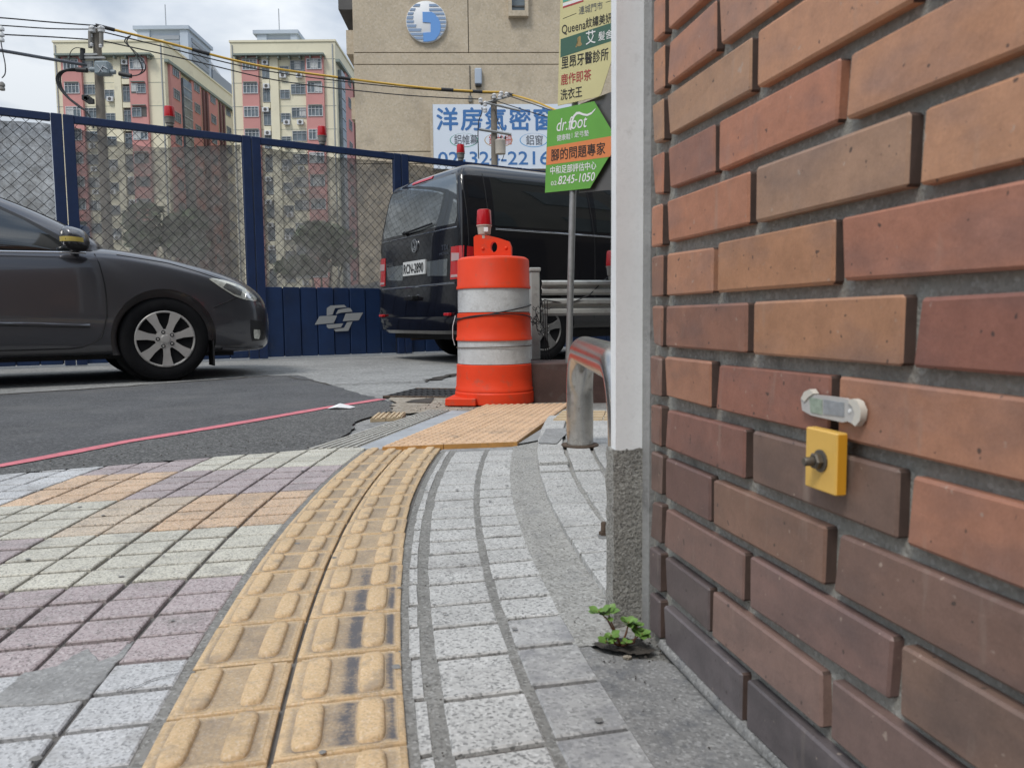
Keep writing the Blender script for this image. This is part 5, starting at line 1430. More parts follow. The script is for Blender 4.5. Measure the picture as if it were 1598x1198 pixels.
# ---- black van behind the barrel
VP = Vector((-.479, 7.5, -.008)); VA = radians(33)
VD = Vector((cos(VA), sin(VA), 0)); VN = Vector((-VD.y, VD.x, 0))
van = empty("black_van", VP + VN * 1.0, VA)
tag(van, "black van with number plate parked behind the barrel", "van")
sr = [(.30, .06), (.42, -.03), (.52, -.035), (.85, .0), (1.30, .015), (1.40, .02), (1.88, .085), (1.95, .12), (2.03, .24)]
sf = [(.30, 4.72), (.5, 4.86), (.85, 4.80), (1.05, 4.45), (1.2, 4.1), (1.35, 3.9), (1.88, 3.1), (1.96, 2.9)]
vw = [(.30, .93), (.42, .985), (.85, 1.0), (1.25, .995), (1.40, .98), (1.60, .945), (1.85, .865), (1.93, .83), (1.985, .76), (2.03, .64)]
levels = [.30, .36, .44, .55, .75, .95, 1.12, 1.26, 1.36, 1.5, 1.7, 1.86, 1.935, 1.98, 2.005, 2.02]
rings = []
for z in levels:
    a, b_, w_ = interp(z, sr), interp(z, sf), interp(z, vw)
    if z > 1.99: a += .02 + (z - 1.99) * 5; b_ -= .15
    r_ = .14
    ring = []
    nL = 7
    # outline, starting at the rear right corner: clockwise list of points
    pts = []
    for k in range(4): pts.append((a + .018 * (1 - abs(k - 1.5) / 1.5) * -1 + .0, -w_ + r_ + (2 * w_ - 2 * r_) * k / 3))
    pts += [(a + .004, w_ - .030), (a + .03, w_ - .004), (a + r_, w_)]
    for k in range(1, nL): pts.append((a + r_ + (b_ - a - .9) * k / nL, w_))
    pts += [(b_ - .55, w_ * .985), (b_ - .22, w_ * .90), (b_ - .06, w_ * .66), (b_, w_ * .3), (b_, -w_ * .3), (b_ - .06, -w_ * .66), (b_ - .22, -w_ * .90), (b_ - .55, -w_ * .985)]
    for k in range(nL - 1, 0, -1): pts.append((a + r_ + (b_ - a - .9) * k / nL, -w_))
    pts += [(a + r_, -w_), (a + .03, -w_ + .004), (a + .004, -w_ + .030)]
    rings.append([(x, y, z) for x, y in pts])
cuts = []
for wx in (1.0, 4.0):
    for sgn in (-1, 1):
        c = MB(); c.lathe([(.40, -.30), (.40, .30)], 40, 0, Matrix.Translation((wx, sgn * .985, .335)) @ Matrix.Rotation(pi / 2, 4, 'X')); cuts.append(c)
vb, vk, _ = loftbody(rings, "body", M_VANPAINT, van, cuts, 1)
for sgn in (-1, 1):
    for wx in (1.0, 4.0): wheel(van, wx, sgn * .968, .335, .225, sgn, .222, 5, M_ALLOYD)
    # long dark side glass in three panes, bright trim strip, sliding door lines
    for x0, x1 in ((.40, 1.62), (1.70, 2.85), (2.93, 3.62)):
        xe = x1 if x1 < 3 else 3.3
        patch(vk, poly2([(x0, 1.37), (x0 + .02, 1.86 if x0 < 2.5 else 1.82)], 8), poly2([(x1, 1.37), (xe, 1.86 if x0 < 2.5 else 1.82)], 8), 8, .003, .9, "side_window", M_GLASS, van, 'y', sgn)
    seam(vk, [(.40, 1.335), (1.2, 1.332), (2.2, 1.325), (3.6, 1.315)], .0085, "trim_strip", M_CHROME, van, 'y', sgn, off=.003)
    for P in ([(.10, 1.90), (.095, 1.5), (.09, .95)], [(.34, 1.89), (.33, 1.37)], [(1.64, 1.89), (1.66, 1.3), (1.66, .45)], [(.95, .83), (3.0, .82)], [(2.89, 1.88), (2.89, .45)]):
        seam(vk, P, .004, "panel_gap", M_BLACK, van, 'y', sgn, off=-.001)
    # tail lamp wraps the corner: a rear pane and a side pane
    yl = sorted((sgn * .985, sgn * .795))
    tl_ = patch(vk, poly2([(yl[0], .84), (yl[0], 1.16)], 8), poly2([(yl[1], .84), (yl[1], 1.16)], 8), 6, .008, .0, "tail_light", M_TAIL, van, 'x', -1)
    yl2 = sorted((sgn * .95, sgn * .81))
    patch(vk, poly2([(yl2[0], 1.02), (yl2[0], 1.09)], 4), poly2([(yl2[1], 1.02), (yl2[1], 1.10)], 4), 4, .012, .0, "clear_lens", M_TAILW, tl_, 'x', -1)
    patch(vk, poly2([(yl2[0], .86), (yl2[0], .885)], 4), poly2([(yl2[1], .86), (yl2[1], .885)], 4), 4, .012, .0, "clear_lens", M_TAILW, tl_, 'x', -1)
    patch(vk, poly2([(.055, .86), (.075, 1.155)], 6), poly2([(.13, .90), (.14, 1.15)], 6), 4, .006, .9, "tail_light_side", M_TAIL, tl_, 'y', sgn)
    MB().cbox(-.073, -.03, sgn * .80 - .05, sgn * .80 + .05, .483, .512, .005).build("reflector", M_TAIL, van)
# tailgate pane, window, plate and lettering on the rear face
def rearY(pts): return pts
rw = patch(vk, poly2([(-.85, 1.385), (-.885, 1.45), (-.80, 1.80), (-.74, 1.885)], 14), poly2([(.85, 1.385), (.885, 1.45), (.80, 1.80), (.74, 1.885)], 14), 14, .004, 0, "rear_window", M_GLASSR, van, 'x', -1)
def rearT(y, z, off):
    h_ = vk.hit((-4, y, z), (1, 0, 0)); h2 = vk.hit((-4, y, z + .05), (1, 0, 0))
    if h_ is None: h_ = Vector((0, y, z)); h2 = h_
    return frame3(Vector((h_.x - off, y, z)), (0, -1, 0), (h2.x - h_.x, 0, .05))
# in the rear view +y is to the left
seam(vk, [(.78, 1.91), (.945, 1.40), (.95, 1.2), (.78, 1.15), (.78, .80), (-.78, .80), (-.78, 1.15), (-.95, 1.2), (-.945, 1.40), (-.78, 1.91)], .004, "tailgate_gap", M_BLACK, van, 'x', -1, off=-.001, n=60)
seam(vk, [(.90, 1.345), (.0, 1.345), (-.90, 1.345)], .007, "waist_strip", M_CHROME, van, 'x', -1, off=.002)
seam(vk, [(.88, .805), (0, .80), (-.88, .805)], .012, "crease", M_CHROME, van, 'x', -1, off=-.004)
patch(vk, poly2([(.24, 1.915), (.24, 1.945)], 3), poly2([(-.24, 1.915), (-.24, 1.945)], 3), 6, .008, 0, "brake_light", M_REDLENS, van, 'x', -1)
# recessed shelf round the plate
for y0, y1 in ((.72, .30), (-.30, -.72)):
    patch(vk, poly2([(y0, .90), (y0 * (1.06 if y0 > 0 else .9), 1.05)], 4), poly2([(y1, .88), (y1, 1.05)], 4), 4, .004, 0, "plate_shelf", M_GLASSR, van, 'x', -1)
pt = patch(vk, poly2([(.265, .925), (.265, 1.075)], 3), poly2([(-.265, .925), (-.265, 1.075)], 3), 3, .018, 0, "number_plate", M_PLATE, van, 'x', -1)
text("RCN-2890", 1, M_INK, pt, "lettering", rearT(.238, .948, .024), bold=.022, fit=(.476, .10))
# badge: ring with two stacked letters
bT = rearT(0, 1.235, .006)
bd_ = MB()
n = 28
for r0_, r1_, z_ in ((.062, .072, .008),):
    vs = []
    for k in range(n):
        a = 2 * pi * k / n; vs += [(r0_ * cos(a), r0_ * sin(a), 0), (r1_ * cos(a), r1_ * sin(a), 0), (r1_ * cos(a), r1_ * sin(a), z_), (r0_ * cos(a), r0_ * sin(a), z_)]
    fs = []
    for k in range(n):
        q = ((k + 1) % n) * 4; p = k * 4
        for i in range(4): fs.append((p + i, p + (i + 1) % 4, q + (i + 1) % 4, q + i))
    bd_.add(vs, [f[::-1] for f in fs], 0, bT)
def stroke(p, q, w):
    d = Vector((q[0] - p[0], q[1] - p[1])).normalized(); nn = Vector((-d.y, d.x)) * w / 2
    return [(p[0] + nn.x, p[1] + nn.y), (p[0] - nn.x, p[1] - nn.y), (q[0] - nn.x, q[1] - nn.y), (q[0] + nn.x, q[1] + nn.y)]
for p, q in (((-.024, .058), (-.001, .010)), ((.024, .058), (.001, .010)), ((-.054, .028), (-.026, -.052)), ((-.026, -.052), (-.001, .0)), ((.001, .0), (.026, -.052)), ((.026, -.052), (.054, .028))):
    bd_.prism(stroke(p, q, .011), 0, .007, 0, bT)
bd_.build("badge", M_CHROME, van)
text("TDI", 1, M_CHROME, van, "lettering", rearT(-.60, 1.14, .006), bold=.02, fit=(.13, .05))
text("4MOTION", 1, M_CHROME, van, "lettering", rearT(-.55, 1.09, .006), bold=.02, fit=(.20, .028))
text("CARAVELLE", 1, M_CHROME, van, "lettering", rearT(.86, 1.06, .006), bold=.01, fit=(.26, .035))
# wiper, handle, bumper
wpv = MB(); 
def rp(y, z, off): 
    h_ = vk.hit((-4, y, z), (1, 0, 0)); return Vector(((h_.x if h_ else 0) - off, y, z))
wpv.tube([rp(.24, 1.385, .03), rp(-.05, 1.40, .035), rp(-.42, 1.425, .03)], .011, 6); wpv.tube([rp(.24, 1.375, .01), rp(.24, 1.40, .035)], .022, 8)
wpv.build("wiper", M_BLKPL, van, smooth=50)
MB().cbox(-.10, -.0, -.10, .10, .66, .70, .006).build("handle", M_BLKPL, van)
hh = MB(); hh.tube([rp(.11, .71, .006), rp(.05, .69, .006), rp(-.05, .69, .006), rp(-.11, .71, .006)], .006, 6); hh.build("handle_rim", M_CHROME, van, smooth=50)
bm_ = MB(); P = []
for k in range(15):
    y = -1.0 + 2.0 * k / 14; x = -.105 + .11 * abs(y) ** 4; P.append((x, y))
pr = [(.30, .055), (.335, .005), (.44, .0), (.475, .012), (.482, .07)]
vs, fs = [], []
for x, y in P:
    for z, dx_ in pr: vs.append((x + dx_, y, z))
m_ = len(pr)
for j in range(len(P) - 1):
    for i in range(m_ - 1): fs.append((j * m_ + i, j * m_ + i + 1, (j + 1) * m_ + i + 1, (j + 1) * m_ + i))
bm_.add(vs, fs); bm_.build("bumper", M_VANPAINT, van, smooth=40)
MB().box(.10, 4.6, -.78, .78, .24, .34).build("underbody", M_BLACK, van)
MB().tube([(.15, .45, .25), (.8, .45, .25)], .035, 10).build("exhaust", M_RUST, van, smooth=50)
# ================================================================== BLUE FENCE
FD = Vector((cos(A), sin(A), 0)); FN = Vector((-sin(A), cos(A), 0))
F0 = Vector((*FB, 0))
def fs_(u, v): return (onplane(u, v, F0, FN) - F0).dot(FD)
FH, FBD, MOD = 2.565, .845, 1.885
first = fs_(395, 330) - .005                                  # the gap between two modules
wire_me = {}
def chain(x0, x1, z0, z1, py=.112, pz=.115):
    """diagonal wires clipped to the opening"""
    mb = MB(); W_, H_ = x1 - x0, z1 - z0; k = pz / py
    i = -int(W_ / py) - 2
    def seg(xa, za, dirx):
        # line z = za + dirx*k*(x-x0)
        pts = []
        for x in (x0, x1):
            z = za + dirx * k * (x - x0)
            if z0 <= z <= z1: pts.append((x, z))
        for z in (z0, z1):
            x = x0 + (z - za) / (dirx * k)
            if x0 < x < x1: pts.append((x, z))
        if len(pts) >= 2:
            pts.sort()
            a, b_ = pts[0], pts[-1]
            if hypot(b_[0] - a[0], b_[1] - a[1]) > .05:
                n_ = max(2, int(hypot(b_[0] - a[0], b_[1] - a[1]) / .25)); rr = random
                P = [(a[0] + (b_[0] - a[0]) * t / n_ + (rr.uniform(-.006, .006) if 0 < t < n_ else 0), .0 + .004 * dirx + rr.uniform(-.006, .006), a[1] + (b_[1] - a[1]) * t / n_ + (rr.uniform(-.006, .006) if 0 < t < n_ else 0)) for t in range(n_ + 1)]
                mb.tube(P, .0030, 3, caps=False)
    for i in range(-34, 60):
        seg(x0, z0 + i * pz, 1); seg(x0, z0 + i * pz, -1)
    return mb.mesh("chain_link", M_WIRE, smooth=60)
def net(x0, x1, z0, z1, sag, seed):
    rr = random.Random(seed); nx, nz = 26, 20; vs, fs = [], []
    ph = rr.uniform(0, 6)
    for i in range(nx + 1):
        t = i / nx; top = z1 - sag * sin(pi * t) * (.7 + .3 * sin(3 * t + ph)) - rr.uniform(0, .012)
        for j in range(nz + 1):
            s_ = j / nz
            vs.append((x0 + (x1 - x0) * t, .035 + .018 * sin(7 * t + ph + 3 * s_) * sin(4 * s_ + ph) + rr.uniform(-.004, .004), z0 + (top - z0) * s_))
    for i in range(nx):
        for j in range(nz): fs.append((i * (nz + 1) + j, (i + 1) * (nz + 1) + j, (i + 1) * (nz + 1) + j + 1, i * (nz + 1) + j + 1))
    return MB().add(vs, fs).mesh("dust_net", M_NET, smooth=80)
flabels = {-3: None, -2: "blue fence panel partly hidden behind the grey car's roof", -1: "blue fence panel with a netted mesh above the grey car's bonnet",
           0: "blue fence panel bearing the pale winged emblem on its boards", 1: "blue fence panel mostly hidden behind the black van", 2: None, 3: None}
CH = chain(.105, MOD - .115, FBD, FH - .07)
BD = MB().cbox(0, .212, -.012, .012, .012, FBD, .004).mesh("board", M_BLUED)
PST = MB().cbox(0, .098, -.035, .035, 0, FH, .005).mesh("post", M_BLUEF)
RAIL_ = MB().cbox(.098, MOD - .112, -.03, .03, FH - .078, FH - .002, .004).mesh("top_rail", M_BLUEF)
panels = {}
for k in range(-3, 4):
    e = empty("fence_panel", F0 + FD * (first + MOD * k + .012), A)
    tag(e, flabels[k] or ("blue fence panel far along the hoarding, past the van" if k == 2 else "blue fence panel at the hoarding's far right end, behind the van" if k == 3 else "blue fence panel farthest left, beyond the grey car's roof"), "fence panel", "blue fence panels along the road")
    panels[k] = e
    link("post", PST, e)
    o = link("post", PST, e); o.location = (MOD - .108, 0, 0)
    link("top_rail", RAIL_, e)
    nb = 8; w_ = (MOD - .212) / nb
    for i in range(nb):
        o = link("board", BD, e); o.location = (.1 + i * w_, -.004 if i % 2 else .006, 0); o.scale = ((w_ - .012) / .212, 1, 1)
    MB().box(.098, MOD - .112, .016, .022, .02, FBD - .01).build("backing_sheet", M_BLUEF, e)
    c_ = link("chain_link", CH, e); c_['kind'] = 'stuff'
    link("dust_net", net(.10, MOD - .11, FBD, FH - .09, .16 if k == -1 else .06, k + 9), e)
# winged emblem stencilled on the boards
e = panels[0]
polys = [[(865, 405), (905, 378), (1045, 370), (1070, 395), (950, 405), (925, 472), (865, 482)],
         [(958, 468), (985, 420), (1085, 402), (1110, 405), (1132, 440), (1055, 448), (1012, 452)],
         [(1062, 460), (1242, 450), (1197, 530), (1030, 540)], [(790, 488), (972, 480), (938, 558), (740, 576)],
         [(862, 575), (1036, 563), (1010, 605), (885, 617), (865, 600)], [(935, 625), (1045, 608), (1075, 550), (1132, 545), (1088, 640), (958, 648)]]
eb = panels[0].location
mb = MB()
for P in polys:
    q = []
    for a, b_ in P:
        w_ = onplane(380 + a / 6.654, 420 + b_ / 6.654, F0 - FN * .02, FN) - eb
        q.append((w_.dot(FD), w_.z))
    mb.prism(q, .0185, .0205, 0, TX)
o = mb.build("emblem", M_EMBLEM, e)
for i, (u, v, g_) in enumerate(((265, 193, "between the two left pink tower corners"), (503, 226, "below the second pink tower"), (719, 247, "right above the black van's roof"))):
    s_ = fs_(u, v)
    beacon(F0 + FD * s_ + Vector((0, 0, FH + .035)), 1.35, ["red warning lamp on the fence top before the nearer pink tower's corner", "red warning lamp on the fence top under the second pink tower", "red warning lamp on the fence top just above the van roof"][i], grey=True, group="red warning lamps on the fence")

# ================================================================== BEHIND THE FENCE
def leafcloud(name, c, r, n, sz, mt, parent, seed, blobs=9):
    rr = random.Random(seed); mb = MB(); bl = []
    for i in range(blobs):
        a = rr.uniform(0, 2 * pi); q = rr.uniform(.2, .8)
        bl.append((Vector((cos(a) * r[0] * q, sin(a) * r[1] * q, rr.uniform(-.5, .75) * r[2])), rr.uniform(.32, .5)))
    for i in range(n):
        b_, q = rr.choice(bl); d = Vector((rr.gauss(0, 1), rr.gauss(0, 1), rr.gauss(0, 1))).normalized() * rr.uniform(.65, 1.0) * q
        p = Vector(c) + b_ + Vector((d.x * r[0], d.y * r[1], d.z * r[2]))
        x = Vector((rr.gauss(0, 1), rr.gauss(0, 1), rr.gauss(0, .6))).normalized(); y = x.cross(Vector((rr.gauss(0, 1), rr.gauss(0, 1), rr.gauss(0, 1)))).normalized()
        s_ = sz * rr.uniform(.6, 1.3)
        mb.add([p - x * s_, p + y * s_ * .5, p + x * s_, p - y * s_ * .5], [(0, 1, 2, 3)])
    return mb.build(name, mt, parent)
for (u, v, Y, w_, label) in ((255, 368, 15.0, .85, "dark green shrub seen through the net behind the grey car's bonnet"), (500, 398, 17.0, 1.0, "wide dark shrub seen through the net left of the van")):
    p = at(u, v, Y); t = empty("shrub", (p.x, p.y, 0)); tag(t, label, "shrub")
    leafcloud("crown", (0, 0, p.z), (w_, .7, .62), 1500, .10, M_LEAF, t, int(u))
    tr = MB()
    for i in range(5): tr.tube([(.1 * i - .2, 0, -.03), (.16 * i - .32, .03, p.z * .6), (.3 * i - .6, 0, p.z + .2)], [.035, .025, .01], 6)
    tr.build("trunk", M_BARK, t, smooth=60)
# dark tarpaulin heap and a low concrete barrier on the site
rr = random.Random(11); vs, fs = [], []
nx, ny = 16, 6
for i in range(nx + 1):
    for j in range(ny + 1):
        x, y = i / nx, j / ny
        vs.append((2.6 * x, 1.0 * y, (1.06 + rr.uniform(-.05, .05)) * (sin(pi * min(1, max(0, x * 1.02))) ** .28) * (sin(pi * y) ** .35 if 0 < j < ny else 0)))
for i in range(nx):
    for j in range(ny): fs.append((i * (ny + 1) + j, (i + 1) * (ny + 1) + j, (i + 1) * (ny + 1) + j + 1, i * (ny + 1) + j + 1))
p = at(478, 440, 11.6); o = MB().add(vs, fs).build("tarpaulin_heap", M_TARP, None, smooth=70); o.location = (p.x, p.y, -.03); o.rotation_euler = (0, 0, .35)
tag(o, "dark tarpaulin covered heap behind the emblem fence panel", "tarpaulin")
p = at(300, 430, 14.2); o = MB().prism([(-.3, 0), (.3, 0), (.3, .12), (.12, .4), (.09, 1.0), (-.09, 1.0), (-.12, .4), (-.3, .12)], 0, 3.2, 0, Matrix(((0, 0, 1, 0), (1, 0, 0, 0), (0, 1, 0, 0), (0, 0, 0, 1)))).build("concrete_barrier", M_CONC)
o.location = (p.x, p.y, -.03); tag(o, "pale concrete barrier behind the netted fence near the car's headlight", "barrier")
p = at(101, 350, 13.0); o = MB().cbox(0, .26, 0, .3, 0, 2.1, .02).build("site_container", mat("site_blue", (.04, .13, .33), .6, var=(2, .2))); o.location = (p.x, p.y, -.03)
tag(o, "blue box standing behind the net beside the car mirror", "box")

# ---- two pink and cream towers
WF = MB().box(-.9, .9, -.10, .06, 0, 1.35); 
def window_meshes(w, h, mull, fw_=.07, frame=M_BFRAME):
    f = MB()
    f.box(-w / 2, w / 2, -.08, .06, 0, fw_); f.box(-w / 2, w / 2, -.08, .06, h - fw_, h)
    f.box(-w / 2, -w / 2 + fw_, -.08, .06, fw_, h - fw_); f.box(w / 2 - fw_, w / 2, -.08, .06, fw_, h - fw_)
    for k in range(1, mull): x = -w / 2 + w * k / mull; f.box(x - fw_ * .4, x + fw_ * .4, -.07, .05, fw_, h - fw_)
    f.box(-w / 2 + fw_, w / 2 - fw_, -.075, .05, h * .70, h * .70 + fw_ * .7)
    p = MB().box(-w / 2 + fw_, w / 2 - fw_, .0, .04, fw_, h - fw_)
    return f.mesh("window", frame), p.mesh("pane", M_BWIN)
WA_ = window_meshes(1.95, 1.35, 4); WB_ = window_meshes(1.25, 1.15, 2, frame=M_BALU); WC_ = window_meshes(1.0, 1.9, 2, .06, M_BALU); WD_ = window_meshes(1.9, 1.3, 3, frame=M_BALU)
def addwin(parent, ms, x, y, z, rz=0.0):
    a = link("window", ms[0], parent); a.location = (x, y, z); a.rotation_euler = (0, 0, rz); link("pane", ms[1], a); return a
def tower(name, label, u0, u1, vtop, Y, bays, floors, flen, side):
    xl, xr = at(u0, 120, Y).x, at(u1, 120, Y).x; zt_ = at((u0 + u1) / 2, vtop, Y).z
    e = empty(name, (xl, Y, 0)); tag(e, label, "apartment tower")
    W_ = xr - xl; px = W_ / (u1 - u0)
    MB().box(0, W_, 0, flen, -.03, zt_).build("wall", M_BCREAM, e)
    MB().box(-.12, W_ + .12, -.12, flen + .12, zt_, zt_ + .25).build("parapet_cap", M_BCREAM, e)
    zf = zt_ - 2.0                                             # underside of the green eave
    mb = MB(); mb.box(.6, W_ - 1.3, -1.1, -.02, zf + .05, zf + .28)
    for k in range(9): mb.box(.9 + k * (W_ - 2.6) / 8 - .08, .9 + k * (W_ - 2.6) / 8 + .08, -.9, -.03, zf - .3, zf + .05)
    mb.build("eave", M_BEAVE, e)
    for (ua, ub, kind) in bays:
        a, b_ = (ua - u0) * px, (ub - u0) * px; c_ = (a + b_) / 2
        if kind in 'PQ': MB().box(a, b_, -.45, -.004, -.03, zf + .04).build("pink_bay", M_BPINK, e)
        if kind == 'C': MB().box(a, b_, -.30, -.004, -.03, zf + .04).build("cream_pier", M_BCREAM, e)
        if kind in 'SW':
            MB().box(a + .02, b_ - .02, -.012, -.003, -.03, zf).build("recess", M_BDARK if kind == 'S' else M_BCREAM, e)
        for f in range(floors):
            z0 = zf - 2.99 * (f + 1)
            if z0 < 1: continue
            if kind == 'P': addwin(e, WA_, c_, -.47, z0 + 1.35)
            elif kind == 'Q':
                if f % 3 == 0: addwin(e, WA_, c_, -.47, z0 + 1.35)
                else:
                    MB().box(c_ - .95, c_ + .95, -.465, -.452, z0 + 1.3, z0 + 2.6).build("balcony_opening", M_BDARK, e)
                    addwin(e, WB_, c_ + .35 * (1 if f % 2 else -1), -.47, z0 + 1.3)
            elif kind == 'W': addwin(e, WB_, c_, -.05, z0 + .75)
            elif kind == 'D': addwin(e, WD_, c_, -.05, z0 + 1.3)
            elif kind == 'S':
                addwin(e, WC_, c_, -.05, z0 + .35)
                MB().box(a, b_, -.28, -.003, z0 + 2.55, z0 + 3.2).build("balcony_band", M_BCREAM, e)
    rr_ = random.Random(int(u0)); acm = MB().cbox(-.42, .42, -.42, -.05, 0, .62, .03).lathe([(.22, 0), (.22, .02), (.05, .03)], 14, 1, Matrix.Translation((0, -.42, .31)) @ Matrix.Rotation(pi / 2, 4, 'X')).mesh("air_conditioner", [M_BFRAME, M_BDARK])
    cur_ = MB().box(-.42, .42, -.012, -.002, .1, 1.15).mesh("curtain", M_CURT)
    for (ua, ub, kind) in bays:
        c_ = ((ua + ub) / 2 - u0) * px
        for f in range(floors):
            z0 = zf - 2.99 * (f + 1)
            if z0 < 1: continue
            if kind in 'SDW' and rr_.random() < .55:
                o_ = link("air_conditioner", acm, e); o_.location = (c_ + rr_.uniform(-.25, .25), -.05, z0 + (2.0 if kind == 'S' else .35))
            if kind in 'PQD' and rr_.random() < .6:
                o_ = link("curtain", cur_, e); o_.location = (c_ + rr_.choice((-.48, .0, .48)), -.48 if kind in 'PQ' else -.06, z0 + 1.42)
            if kind in 'PQ' and rr_.random() < .5:
                MB().box(c_ - .9, c_ + .9, -.75, -.46, z0 + 2.72, z0 + 2.80).build("window_awning", M_BEAVE, e)
    for ux in (u0 + 3, u1 - 4): MB().tube([((ux - u0) * px, -.08, -.03), ((ux - u0) * px, -.08, zt_ - .3)], .07, 6).build("drain_pipe", M_BALU, e)
    # joints between the storeys
    mb = MB()
    for f in range(floors): mb.box(.02, W_ - .02, -.02, -.002, zf - 2.99 * f - .20, zf - 2.99 * f - .15)
    mb.build("storey_joint", M_BEAVE, e)
    # the long side
    sx = W_
    for (y0, y1, kind) in side:
        if kind == 'P': MB().box(sx + .003, sx + .35, y0, y1, -.03, zt_ - 2.3).build("pink_bay", M_BPINK, e)
        if kind == 'G':
            mb = MB(); mb.box(sx + .003, sx + .5, y0, y1, -.03, zt_ - 3.2); mb.build("stair_glazing", M_BWIN, e)
            mb = MB()
            for k in range(26): mb.box(sx + .5, sx + .56, y0, y1, k * 1.3, k * 1.3 + .18)
            stuff(mb.build("glazing_bars", M_BALU, e))
        if kind == 'K': MB().box(sx + .36, sx + .62, y0, y1, -.03, zt_ - 2.9).build("dark_pilaster", mat("plum_pilaster", (.16, .08, .08), .8), e)
        if kind in 'PC' and y1 - y0 > 1.6:
            for f in range(floors):
                z0 = zf - 2.99 * (f + 1)
                if z0 < 1: continue
                addwin(e, WD_, sx + (.37 if kind == 'P' else .02), (y0 + y1) / 2, z0 + 1.3, pi / 2)
    MB().box(sx + .004, sx + .55, .0, flen, zt_ - 2.55, zt_ - 2.2).build("side_eave", M_BEAVE, e)
    return e, W_, zt_
b1, W1, z1 = tower("apartment_tower", "pink and cream apartment tower on the left behind the utility pole", 86, 257, 66, 104,
    [(99, 130, 'P'), (132, 148, 'D'), (149, 161, 'C'), (162, 178, 'W'), (179, 190, 'C'), (191, 203, 'S'), (204, 231, 'Q')], 11, 36,
    [(1.0, 4.2, 'P'), (4.6, 7.4, 'G'), (7.8, 11.2, 'P'), (11.3, 11.9, 'K'), (12.6, 13.2, 'K'), (13.4, 17.6, 'P'), (17.8, 18.4, 'K'), (19.2, 19.8, 'K'), (20.2, 25.4, 'C'), (25.6, 29.0, 'P'), (29.1, 29.7, 'K'), (30.0, 35.5, 'P')])
b2, W2, z2 = tower("apartment_tower", "second pink and cream apartment tower beside the beige building", 361, 524, 66, 104,
    [(379, 405, 'P'), (410, 421, 'S'), (422, 435, 'C'), (436, 452, 'W'), (454, 476, 'D'), (478, 506, 'P')], 11, 34,
    [(1.2, 3.4, 'G'), (4.2, 9.5, 'P'), (9.7, 10.3, 'K'), (11.2, 16.0, 'P'), (16.2, 16.8, 'K'), (17.5, 23.0, 'C'), (23.4, 33.5, 'P')])
# roof plant boxes with louvres
def plant(parent, x0, x1, y0, y1, z0, z1_):
    MB().box(x0, x1, y0, y1, z0, z1_ - .5).build("plant_room", M_PENT, parent)
    MB().box(x0 - .5, x1 + .25, y0 - .5, y1 + .5, z1_ - .5, z1_).build("plant_roof", M_PENT, parent)
    n = 4
    for k in range(n):
        zz = z0 + .5 + k * (z1_ - z0 - 1.4) / n; h_ = (z1_ - z0 - 1.4) / n * .62
        MB().box(x0 + (x1 - x0) * .28, x0 + (x1 - x0) * .82, y0 - .12, y0 - .003, zz, zz + h_).build("louvre", M_PENTD, parent)
        MB().box(x1 + .003, x1 + .12, y0 + (y1 - y0) * .12, y1 - (y1 - y0) * .12, zz, zz + h_).build("louvre", M_PENTD, parent)
    for k in (0, 1): MB().box(x0 + (x1 - x0) * (.0 if k == 0 else .84), x0 + (x1 - x0) * (.24 if k == 0 else 1.0), y0 - .25, y0 - .004, z0, z1_ - .5).build("plant_pier", M_PENT, parent)
    MB().tube([((x0 + x1) / 2, y0 + 1, z1_), ((x0 + x1) / 2, y0 + 1, z1_ + 3.4)], .07, 5).build("aerial", M_BALU, parent)
plant(b1, W1 - 7.4, W1 - .25, 9, 17, z1 + .25, z1 + 5.2)
MB().box(W1 - 4.0, W1 - .4, 18, 30, z1 + .25, z1 + 2.2).build("roof_shed", M_PENTD, b1)
plant(b2, W2 - 12.6, W2 - 7.0, 8, 16, z2 + .25, z2 + 4.3)
# steel lattice between the towers
la = empty("lattice_mast", (at(347, 150, 165).x, 165, 0)); tag(la, "far steel lattice slanting down between the two pink towers", "lattice")
def lat(u, v): p = at(u, v, 165); return (p.x - la.location.x, 0, p.z)
ch1 = [lat(327, 96), lat(345, 122), lat(366, 157)]; ch2 = [lat(318, 112), lat(340, 146), lat(360, 174)]
base = [lat(340, 150), (lat(340, 150)[0], 0, 0)]
m1 = MB(); m1.tube(ch1, .28, 6); m1.build("chord", M_BALU, la); m1 = MB(); m1.tube(ch2, .28, 6); m1.build("chord", M_BALU, la)
m1 = MB()
def pl_(P, t):
    k = min(int(t * 2), 1); f = t * 2 - k; return tuple(P[k][i] + (P[k + 1][i] - P[k][i]) * f for i in range(3))
for i in range(8):
    m1.tube([pl_(ch1, i / 8), pl_(ch2, i / 8)], .17, 5); m1.tube([pl_(ch1, i / 8), pl_(ch2, (i + 1) / 8)], .15, 5)
m1.tube([pl_(ch2, .95), lat(372, 178)], .2, 5); m1.tube([lat(336, 140), lat(368, 150)], .2, 5); m1.tube([lat(340, 162), lat(372, 164)], .2, 5)
stuff(m1.build("bracing", M_BALU, la)); MB().tube([lat(352, 160), (lat(352, 160)[0], 0, -.03)], .5, 8).build("mast", M_BALU, la)

